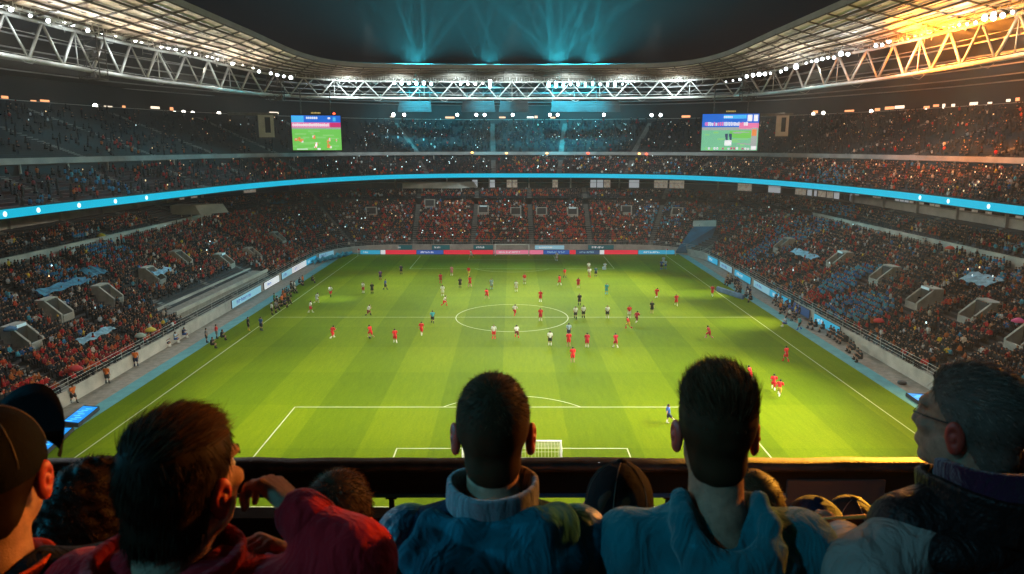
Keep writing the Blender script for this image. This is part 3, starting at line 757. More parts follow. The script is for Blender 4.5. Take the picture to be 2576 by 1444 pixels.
for (x, y) in ((2055, 287), (2066, 285), (2078, 284), (2186, 281), (2200, 280), (2330, 278), (2345, 279), (2370, 276), (2400, 279), (2450, 272), (2480, 270), (2500, 272), (2535, 270)):
    conc_px(x, y, M_lensw, .42, 'warm white lamp in the row above the reddish right upper stand', 'right concourse lamps')
# red and amber marker lamps on the parapet of the far middle stand
M_red = mat('marker red', (.8, .05, .03), .4, emit=(1, .06, .02), estr=6); M_amb = mat('marker amber', (1, .5, .1), .4, emit=(1, .45, .12), estr=5)
for (x, y, m_, lab) in ((1192, 384, M_amb, 'small square amber board'), (1267, 386, M_amb, 'small amber lamp'), (1372, 386, M_amb, 'pale amber lamp'), (1465, 386, M_red, 'red lamp'), (1585, 387, M_amb, 'twin warm lamp'), (1610, 388, M_red, 'small red lamp'), (914, 287, M_red, 'red lamp beside the left screen'), (1735, 288, M_amb, 'amber lamp beside the right screen')):
    r_ = ray(x, y); j = min(range(len(RIB)), key=lambda i: abs(RIB[i][0] - r_.x / r_.y * RIB[i][1]) if RIB[i][1] > 100 else 1e9)
    dd = 8.2 if y > 350 else 12.0; q = off(RIB, dd)[j]
    z = H + r_.z / math.hypot(r_.x, r_.y) * math.hypot(*q)
    root = empty('marker_lamp', (q[0], q[1], z)); tag(root, lab + ' on the parapet of the far stand' if y > 350 else lab, 'lamp', 'marker lamps on the far stand')
    MB().box((0, .2, -.3), (.3, .2, .9)).build('housing', M_house, root)
    MB().lathe((0, 0, 0), [(.1, -.2), (.3, -.1), (.32, .1), (.12, .25)], 10).build('lamp_glass', m_, root)

# ------------------------------------------------------------------ big screens
def emat(name, c, s=1.0): return mat(name, c, .4, emit=c, estr=s)
S_blue = emat('screen blue', (.01, .13, .62), 1.0); S_cyan = emat('screen cyan', (.05, .42, .85)); S_white = emat('screen white', (.85, .85, .9)); S_pink = emat('screen pink', (.75, .18, .38))
S_green = emat('screen green', (.15, .52, .09)); S_green2 = emat('screen green light', (.24, .60, .17)); S_grey = emat('screen grey', (.32, .36, .36)); S_or = emat('screen orange', (.75, .22, .06)); S_mag = emat('screen magenta', (.55, .03, .16)); S_dk = emat('screen dark', (.02, .05, .12))
S_gg = emat('screen green grey', (.16, .46, .28))
SM = [S_blue, S_cyan, S_white, S_pink, S_green, S_green2, S_grey, S_or, S_mag, S_dk, S_gg]
def screen(x0, y0, x1, y1, depth, label, kind):
    a, b, c, d = at_depth(x0, y1, depth), at_depth(x1, y1, depth), at_depth(x1, y0, depth), at_depth(x0, y0, depth)
    mid_ = (a + b + c + d) / 4; w = (b - a).length; h = (d - a).length
    yaw = math.atan2(mid_.x, mid_.y)
    root = empty('video_screen', mid_ - Vector((0, 0, h / 2)), -yaw * .8); tag(root, label, 'screen')
    def Q(mb, u0, v0, u1, v1, mi, y): mb.quad((u0 * w - w / 2, y, v0 * h), (u1 * w - w / 2, y, v0 * h), (u1 * w - w / 2, y, v1 * h), (u0 * w - w / 2, y, v1 * h), mi)
    rs = random.Random(int(x0)); mb = MB()
    Q(mb, 0, 0, 1, 1, 0, -.02)
    if kind == 'L':
        Q(mb, 0, 0, 1, .66, 4, -.03)
        for k in range(26):
            u, v = rs.random() * .85, rs.random() * .55; Q(mb, u, v, u + rs.uniform(.05, .25), v + rs.uniform(.015, .06), rs.choice((5, 5, 4)), -.032 - .0001 * k)
        Q(mb, 0, .645, .78, .80, 3, -.036); Q(mb, .78, .66, 1, .80, 8, -.036)
        Q(mb, .0, .61, 1, .655, 6, -.037)
        u = .02
        while u < .75:
            ww = rs.uniform(.015, .04); Q(mb, u, .69, u + ww, .76 + rs.uniform(-.01, .015), 2, -.04); u += ww + .012
        for k in range(6): Q(mb, .30 + .04 * k, .90, .328 + .04 * k, .96, 2, -.04)
        Q(mb, 0, .80, .25, .99, 1, -.034); Q(mb, .74, .9, .79, .95, 2, -.041); Q(mb, .84, .84, .9, .95, 1, -.04)
        for (u, v) in ((.06, .27), (.12, .30), (.17, .25), (.45, .1), (.47, .16), (.44, .05), (.7, .22), (.73, .28), (.72, .1), (.75, .05), (.42, .36), (.88, .25)):
            for k in range(4): Q(mb, u + rs.uniform(-.02, .02), v + rs.uniform(-.04, .04), u + rs.uniform(.02, .05), v + rs.uniform(.05, .08), rs.choice((7, 7, 2)), -.045 - .0003 * k)
        Q(mb, .08, .02, .3, .04, 2, -.05); Q(mb, .5, .01, .56, .06, 2, -.05)
    else:
        Q(mb, 0, 0, 1, .60, 10, -.03); Q(mb, .5, .34, .9, .54, 4, -.031); Q(mb, 0, .56, 1, .64, 6, -.033); Q(mb, .66, .60, 1, .75, 3, -.034)
        for k in range(20):
            u, v = rs.random() * .8, rs.random() * .5; Q(mb, u, v, u + rs.uniform(.05, .2), v + rs.uniform(.01, .04), rs.choice((5, 6, 10)), -.0312 - .0001 * k)
        u = .05
        while u < .8:
            ww = rs.uniform(.012, .035); Q(mb, u, .68, u + ww, .77 + rs.uniform(-.015, .015), rs.choice((2, 2, 3)), -.04); u += ww + .01
        for k in range(5): Q(mb, .38 + .033 * k, .89, .404 + .033 * k, .94, 2, -.04)
        Q(mb, .8, .80, .88, .97, 2, -.04); Q(mb, .91, .80, .98, .97, 2, -.04); Q(mb, .38, .87, .78, .97, 1, -.036)
        for (u, v) in ((.42, .38), (.49, .38)):
            for k in range(3): Q(mb, u + .01 * k, v - .06 * k, u + .05, v + .08 - .04 * k, 9, -.045 - .0003 * k)
        Q(mb, .42, .14, .54, .28, 2, -.046); Q(mb, .88, .1, .985, .62, 6, -.044); Q(mb, .89, .4, .97, .58, 7, -.046); Q(mb, .89, .03, .98, .12, 2, -.046)
        for k in range(16): Q(mb, .08 + .05 * k, .03, .11 + .05 * k, .07 + rs.uniform(0, .02), rs.choice((2, 8, 5)), -.045)
    mb.build('picture', SM, root)
    MB().box((0, .35, h / 2), (w + .5, .7, h + .5)).build('cabinet', M_black, root)
    mb = MB()
    for s in (-1, 1): mb.tube([(s * w * .3, .5, h + .2), (s * w * .3, 1.0, 36.0 - (mid_.z - h / 2))], .14, 6)
    mb.build('hanger', M_gant, root)
    mb = MB()
    for k in range(7): mb.box((-.9 + .3 * k, 0, h + .55), (.2, .1, .28 + .06 * (k % 2)))
    mb.build('lettering', M_amb2, root)
    return root
M_amb2 = mat('dim amber letters', (.5, .4, .15), .5, emit=(.65, .45, .12), estr=.7)
screen(737, 292, 856, 377, 152, 'left video screen with a bright green match view and a white bar of text', 'L')
screen(1767, 288, 1903, 378, 152, 'right video screen with two dark players in close-up under a blue header', 'R')
# dark surrounds beside the screens and pale control rooms at the stand corners
M_cream = mat('control room cream', (.62, .60, .53), .7, var=.12, vscale=.6)
for (x0, y0, x1, y1, dp, lab) in ((653, 292, 690, 345, 150, 'pale boxy control room at the left upper stand corner'), (1950, 293, 1980, 342, 150, 'pale boxy control room at the right upper stand corner')):
    a = at_depth((x0 + x1) / 2, y1, dp); w = (x1 - x0) / FPX * dp; h = (y1 - y0) / FPX * dp * 1.02
    root = empty('control_room', a, -math.atan2(a.x, a.y)); tag(root, lab, 'control room', 'control rooms at the stand corners')
    MB().box((0, 1.5, h / 2), (w, 3, h)).build('cabin', M_cream, root)
    MB().box((-w * .8, 2.0, h + .25), (w * 3.2, 3.6, .5)).build('roof', M_gant, root)
    MB().box((w * .1, -.03, h * .55), (w * .35, .06, h * .7)).build('window', M_glass, root)
    MB().box((0, .1, -.12), (w * 1.05, .3, .2)).build('sill', M_gant, root)
# grey louvre panels under the far truss
M_louv = mat('louvre grey', (.075, .08, .085), .6, var=.2, vscale=.3)
for (x0, x1, lab) in ((1160, 1245, 'grey louvred panel left of the lamp stack under the far roof'), (1385, 1560, 'wide grey louvred panel under the brightest far lamps'), (1000, 1085, 'grey louvred panel under the left lamp bank at the far end'), (1255, 1330, 'grey louvred panel in the middle under the far roof')):
    a, b = at_depth(x0, 281, 178), at_depth(x1, 281, 178); c, d = at_depth(x1 - 4, 254, 176), at_depth(x0 + 4, 254, 176)
    root = empty('louvre_panel', a); tag(root, lab, 'panel', 'louvre panels under the far roof')
    mb = MB()
    for k in range(7):
        t0, t1 = k / 7, (k + .72) / 7; q = [a + (d - a) * t0, b + (c - b) * t0, b + (c - b) * t1, a + (d - a) * t1]
        q = [p - a for p in q]; s = Vector((0, .25, -.06)); mb.add(q + [p + s for p in q], [(0, 1, 2, 3), (7, 6, 5, 4), (0, 4, 5, 1), (1, 5, 6, 2), (2, 6, 7, 3), (3, 7, 4, 0)])
    mb.build('slat', M_louv, root)
    mb = MB()
    mb.tube([Vector((0, .3, 0)), (b - a) + Vector((0, .3, 0))], .08, 5)
    for k in (0, .33, .66, 1):
        p = (a + (b - a) * k) - a; q = (d + (c - d) * k) - a; mb.tube([p + Vector((0, .3, 0)), q + Vector((0, .3, 0)), q + Vector((0, .3, 4))], .08, 5)
    mb.build('frame', M_gant, root)
# ------------------------------------------------------------------ advertising boards
B_red = mat('board red', (.62, .015, .035), .4, emit=(.85, .02, .06), estr=.55); B_pink = mat('board pink', (.7, .2, .3), .4, emit=(.85, .16, .32), estr=.6)
B_blue = mat('board blue', (.02, .08, .30), .4, emit=(.02, .09, .40), estr=.6); B_navy = mat('board navy', (.015, .05, .12), .4, emit=(.015, .06, .16), estr=.6)
B_wht = mat('board white', (.75, .75, .78), .5, emit=(.8, .8, .85), estr=.55); B_cy = mat('board cyan', (.03, .36, .55), .5, emit=(.02, .40, .66), estr=.5); B_lt = mat('board pale blue', (.35, .62, .75), .5, emit=(.3, .6, .75), estr=.35)
B_teal = mat('banner teal', (.02, .24, .29), .7); B_case = mat('board casing', (.03, .03, .035), .6)
BM = [B_red, B_pink, B_blue, B_navy, B_wht, B_cy, B_lt, B_teal]
def board(p, q, h, mi, label, glyphs=0, gm=4, tilt=.15, seed=0, group='advertising boards', lean=None):
    p, q = Vector(p), Vector(q); w = (q - p).length; rz = math.atan2(q.y - p.y, q.x - p.x)
    root = empty('advertising_board', (p + q) / 2, rz); tag(root, label, 'advertising board', group)
    T = Matrix.Rotation(-tilt, 3, 'X')
    MB().box(T @ Vector((0, .05, h / 2)), (w, .1, h), rot=T).build('casing', B_case, root)
    mb = MB(); f = lambda u, v, y: T @ Vector((u * w - w / 2, y, v * h))
    mb.quad(f(.004, .04, -.02), f(.996, .04, -.02), f(.996, .96, -.02), f(.004, .96, -.02), mi); mb.build('display', BM, root)
    if glyphs:
        mb = MB(); rs = random.Random(seed); u = .15; n = 0
        while n < glyphs and u < .9:
            ww = min(.055, .55 / glyphs) * rs.uniform(.5, 1.2); v0, v1 = .3, rs.choice((.62, .62, .75))
            mb.quad(f(u, v0, -.03), f(u + ww * .35, v0, -.03), f(u + ww * .35, v1, -.03), f(u, v1, -.03), gm)
            if rs.random() < .7: mb.quad(f(u + ww * .35, .54, -.03), f(u + ww, .54, -.03), f(u + ww, .64, -.03), f(u + ww * .35, .64, -.03), gm)
            if rs.random() < .5: mb.quad(f(u + ww * .7, v0, -.03), f(u + ww, v0, -.03), f(u + ww, .54, -.03), f(u + ww * .7, .54, -.03), gm)
            u += ww * 1.35; n += 1
        mb.build('lettering', BM, root)
    return root
yb = 152.9
def fb(x0, x1, mi, label, **k):
    a, b = on_z(x0, 641), on_z(x1, 641); board((a.x, yb, 0), (b.x, yb, 0), 1.0, mi, label, **k)
fb(956, 968, 4, 'short white board end left of the far red boards')
fb(968, 1046, 0, 'plain red board left of the navy one behind the far goal line')
fb(1047, 1114, 2, 'blue board with white lettering between two red boards, left of the goal', glyphs=9, seed=1)
fb(1115, 1240, 0, 'long red board just left of the far goal')
fb(1241, 1330, 1, 'pink board with white lettering right behind the far goal', glyphs=12, seed=2)
fb(1331, 1366, 1, 'pink board end just right of the far goal')
fb(1367, 1432, 2, 'blue board with pale lettering right of the far goal', glyphs=10, seed=3, gm=6)
fb(1433, 1448, 0, 'narrow red board between two blue boards')
fb(1449, 1508, 3, 'navy board with faint lettering right of the far goal', glyphs=10, seed=4, gm=6)
fb(1509, 1520, 4, 'white board start beside the red board on the right')
fb(1520, 1605, 0, 'plain red board at the right end of the far goal line')
fb(905, 955, 5, 'cyan board at the left end of the far goal line', glyphs=5, seed=8)
fb(1606, 1698, 5, 'bright cyan board beside the blue tunnel', glyphs=7, seed=9)
# banners on the low wall behind the far boards
for k, (x0, x1, mi, lab) in enumerate(((985, 1035, 7, 'teal banner on the far wall above the left red board'), (1085, 1130, 7, 'teal banner on the far wall above the blue board'), (1190, 1240, 7, 'teal banner on the far wall left of the goal'), (1345, 1420, 6, 'pale banner on the far wall right of the goal'), (1480, 1545, 7, 'dark teal banner on the far wall above the navy board'))):
    a, b = at_depth(x0, 628, 159), at_depth(x1, 628, 159); board((a.x, 158.55, .25), (b.x, 158.55, .25), 1.05, mi, lab, glyphs=4 + k, seed=20 + k, tilt=0, group='banners on the far wall')
# banners along the side walls
def side_boards(s, ys, txt):
    for k, (y0, y1, mi, g, lab) in enumerate(ys):
        x = s * 41.25; i0, i1 = near_ring(WALL, x, y0), near_ring(WALL, x, y1)
        f = lambda i: Vector((WALL[i][0] - NW[i][0] * .15, WALL[i][1] - NW[i][1] * .15, .12))
        a, b = f(i0), f(i1)
        if s > 0: a, b = b, a
        board(*( (a, b) if s < 0 else (a, b)), 1.25, mi, lab + txt, glyphs=g, seed=40 + k + (9 if s > 0 else 0), gm=4 if mi in (5, 2) else 2, tilt=0, group='banners on the side walls')
side_boards(-1, ((100, 112, 6, 7, 'pale blue banner behind the photographers'), (113, 121, 4, 5, 'white banner with blue marks'), (122, 128, 6, 6, 'pale blue banner with navy marks'), (129, 137, 4, 6, 'white and blue banner'), (138, 144, 5, 4, 'cyan banner'), (145, 151, 6, 6, 'pale banner at the corner')), ' on the left touchline wall')
side_boards(1, ((84, 92, 5, 4, 'cyan banner nearest the grey track bend'), (93, 99, 3, 0, 'dark banner behind the camera crew'), (100, 108, 5, 6, 'cyan banner with marks'), (109, 116, 6, 6, 'pale blue banner'), (117, 127, 5, 7, 'long cyan banner'), (128, 136, 6, 7, 'pale banner with navy marks'), (137, 144, 5, 5, 'cyan banner near the tunnel')), ' on the right touchline wall')
# crumpled cyan sheet at the far left corner
M_sheet = mat('cyan sheet', (.03, .33, .45), .6, var=.35, vscale=1.2)
a = on_z(835, 652); root = empty('cyan_sheet', a, R(68)); tag(root, 'crumpled cyan plastic sheet on the track at the far left corner', 'sheet')
n = 14; V = []; F = []
for i in range(n + 1):
    for j in range(6): V.append((-7 + 14 * i / n, -.9 + 1.8 * j / 5, .25 + .55 * abs(math.sin(i * 1.3 + j * .9)) + .25 * math.sin(i * 2.7)))
for i in range(n):
    for j in range(5): F.append((i * 6 + j, (i + 1) * 6 + j, (i + 1) * 6 + j + 1, i * 6 + j + 1))
nn = len(V); V2 = V + [(x, y, z - .25) for x, y, z in V]; MB().add(V2, F + [tuple(nn + k for k in f[::-1]) for f in F]).build('sheet', M_sheet, root)
# lit blue floor screens at the near corners of the apron
M_fs = mat('floor screen blue', (.0, .2, .6), .3, emit=(.0, .23, .72), estr=1.0); M_fs2 = mat('floor screen cyan', (.1, .5, .8), .3, emit=(.12, .62, .95), estr=1.0)
def floor_screen(pts, label):
    P = [on_z(x, y, .35) for x, y in pts]; o_ = P[0]; root = empty('floor_screen', o_); tag(root, label, 'led screen', 'lit blue floor screens')
    V = [p - o_ for p in P]; dn = Vector((0, 0, -.34))
    MB().add(V + [p + dn for p in V], [(7, 6, 5, 4), (0, 4, 5, 1), (1, 5, 6, 2), (2, 6, 7, 3), (3, 7, 4, 0)]).build('casing', B_case, root)
    mb = MB(); up = Vector((0, 0, .012)); f = lambda u, v: (V[0] * (1 - u) + V[1] * u) * (1 - v) + (V[3] * (1 - u) + V[2] * u) * v + up
    mb.quad(f(.03, .05), f(.97, .05), f(.97, .95), f(.03, .95), 0)
    for k in range(8):
        v = .08 + .1 * k; u0 = .1 + .35 * ((k * 7) % 5) / 5; mb.quad(*[q + Vector((0, 0, .006)) for q in (f(u0, v), f(u0 + .4, v + .01), f(u0 + .42, v + .05), f(u0 + .02, v + .04))], 1)
    mb.build('display', [M_fs, M_fs2], root)
floor_screen(((155, 1062), (196, 1066), (250, 1022), (211, 1019)), 'glowing blue floor screen on the left apron, the farther of two')
floor_screen(((60, 1140), (110, 1140), (186, 1073), (140, 1073)), 'glowing blue floor screen on the left apron, partly behind the black cap')
floor_screen(((2315, 1012), (2345, 1030), (2330, 990), (2278, 988)), 'glowing cyan floor screen on the right apron beside the grey haired man')
# ------------------------------------------------------------------ figures on the pitch and the track
def fig_joints(pose):
    J = dict(pel=(0, 0, .93), chest=(0, .03, 1.30), neck=(0, .02, 1.48), head=(0, .04, 1.63))
    if pose == 'stand': J.update(shl=(-.20, .02, 1.42), shr=(.20, .02, 1.42), ell=(-.27, 0, 1.15), elr=(.27, 0, 1.15), hal=(-.26, .10, .90), har=(.26, .10, .90), hil=(-.10, 0, .90), hir=(.10, 0, .90), knl=(-.13, .03, .50), knr=(.13, .03, .50), anl=(-.15, 0, .08), anr=(.15, 0, .08))
    if pose == 'walk': J.update(chest=(0, .06, 1.30), neck=(0, .07, 1.48), head=(0, .11, 1.62), shl=(-.20, .05, 1.42), shr=(.20, .05, 1.42), ell=(-.28, -.08, 1.16), elr=(.28, .12, 1.17), hal=(-.26, -.14, .93), har=(.24, .30, 1.0), hil=(-.10, 0, .90), hir=(.10, 0, .90), knl=(-.11, .20, .52), knr=(.11, -.02, .49), anl=(-.12, .26, .09), anr=(.12, -.32, .14))
    if pose == 'run': J.update(pel=(0, 0, .92), chest=(0, .14, 1.27), neck=(0, .20, 1.44), head=(0, .27, 1.57), shl=(-.20, .16, 1.38), shr=(.20, .20, 1.38), ell=(-.30, -.06, 1.18), elr=(.30, .26, 1.14), hal=(-.28, .10, 1.0), har=(.20, .45, 1.28), hil=(-.10, 0, .90), hir=(.10, 0, .90), knl=(-.11, .36, .66), knr=(.11, -.04, .48), anl=(-.12, .30, .25), anr=(.12, -.42, .30))
    if pose == 'kick': J.update(chest=(0, -.06, 1.30), neck=(0, -.06, 1.48), head=(0, -.02, 1.62), shl=(-.20, -.06, 1.42), shr=(.20, -.06, 1.42), ell=(-.40, .05, 1.28), elr=(.40, -.16, 1.25), hal=(-.58, .16, 1.25), har=(.55, -.22, 1.12), hil=(-.10, 0, .90), hir=(.10, 0, .90), knl=(-.12, -.03, .48), knr=(.15, .26, .62), anl=(-.13, -.10, .08), anr=(.18, .55, .35))
    if pose == 'sit': J.update(pel=(0, 0, .50), chest=(0, .06, .88), neck=(0, .10, 1.04), head=(0, .14, 1.18), shl=(-.20, .08, .98), shr=(.20, .08, .98), ell=(-.27, .2, .78), elr=(.27, .2, .78), hal=(-.12, .42, .92), har=(.12, .42, .92), hil=(-.10, .02, .48), hir=(.10, .02, .48), knl=(-.14, .42, .50), knr=(.14, .42, .50), anl=(-.14, .38, .08), anr=(.14, .38, .08))
    return {k: np.array(v, float) for k, v in J.items()}
def make_fig(pose, h=.028):
    J = fig_joints(pose); P = lambda a: tuple(J[a])
    body = [('e', J['head'], (.085, .105, .125)), ('c', P('neck'), P('head'), .06, .06), ('c', P('pel'), P('chest'), .13, .15), ('c', P('chest'), P('neck'), .14, .07), ('c', P('shl'), P('shr'), .075, .075)]
    for s in 'lr':
        hand = J['ha' + s]; fd = (hand - J['el' + s]); fd = fd / np.linalg.norm(fd); foot = J['an' + s] + np.array((0, .17, -.035))
        body += [('c', P('sh' + s), P('el' + s), .055, .043), ('c', P('el' + s), P('ha' + s), .043, .032), ('c', P('ha' + s), tuple(hand + fd * .10), .036, .026), ('c', P('pel'), P('hi' + s), .13, .10), ('c', P('hi' + s), P('kn' + s), .095, .062), ('c', P('kn' + s), P('an' + s), .06, .042), ('c', P('an' + s), tuple(foot), .048, .036)]
    shirt = [('c', P('pel') + np.array((0, 0, .02)), P('chest'), .155, .175), ('c', P('chest'), tuple(J['neck'] - np.array((0, 0, .05))), .165, .10), ('c', P('shl'), P('shr'), .10, .10)]
    shorts = [('c', P('pel'), tuple(J['pel'] + np.array((0, 0, .06))), .158, .15)]; socks = []
    for s in 'lr':
        m = J['sh' + s] * .35 + J['el' + s] * .65; shirt.append(('c', P('sh' + s), tuple(m), .085, .078))
        m = J['hi' + s] * .3 + J['kn' + s] * .7; shorts += [('c', P('hi' + s), tuple(m), .125, .115)]
    return dict(body=body, shirt=shirt, shorts=shorts, J=J)
FIG = {}
M_skin = mat('skin', (.42, .22, .14), .6); M_hairk = mat('dark hair', (.02, .014, .010), .6)
CM = {n: mat('cloth ' + n, c, .75) for n, c in dict(red=(.78, .015, .02), crimson=(.62, .01, .04), white=(.85, .85, .82), black=(.012, .012, .014), cyan=(.05, .42, .55), blue=(.03, .10, .42), navy=(.012, .02, .07), orange=(.75, .16, .015), purple=(.10, .03, .16), pink=(.65, .22, .32), yellow=(.70, .50, .05), teal=(.01, .12, .16), tan=(.45, .30, .16), grey=(.18, .18, .19), pale=(.40, .55, .68), darkred=(.20, .01, .015), green=(.05, .2, .06)).items()}
def figure(pose, p, rz, shirt, shorts, socks, label, group, cat='person', size=1.0, hair='dark'):
    if pose not in FIG:
        d = make_fig(pose); root = empty('person')
        shell('body', d['body'], .028, .03, M_skin, root); shell('shirt', d['shirt'], .032, .03, M_skin, root); shell('shorts', d['shorts'], .032, .03, M_skin, root)
        J = d['J']; so = []
        for s in 'lr':
            a = J['kn' + s] * .55 + J['an' + s] * .45; foot = J['an' + s] + np.array((0, .17, -.03))
            shell('sock', [('c', tuple(a), tuple(J['an' + s]), .066, .058), ('c', tuple(J['an' + s]), tuple(foot), .058, .046)], .03, .02, M_skin, root)
        shell('hair', [('e', J['head'] + np.array((0, -.02, .03)), (.095, .108, .115))], .028, 0, M_hairk, root)
        root['made'] = 1; FIG[pose] = root
    else: root = copy_tree(FIG[pose])
    if 'made' in root: del root['made']
    root.location = p; root.rotation_euler = (0, 0, rz); root.scale = (size,) * 3
    tag(root, label, cat, group)
    cm = {'shirt': shirt, 'shorts': shorts, 'sock': socks}
    for c in root.children:
        n = c.name.split('.')[0]
        if n in cm:
            c.material_slots[0].link = 'OBJECT'; c.material_slots[0].material = CM[cm[n]]
        if n == 'hair' and hair != 'dark':
            c.material_slots[0].link = 'OBJECT'; c.material_slots[0].material = CM[hair]
    return root
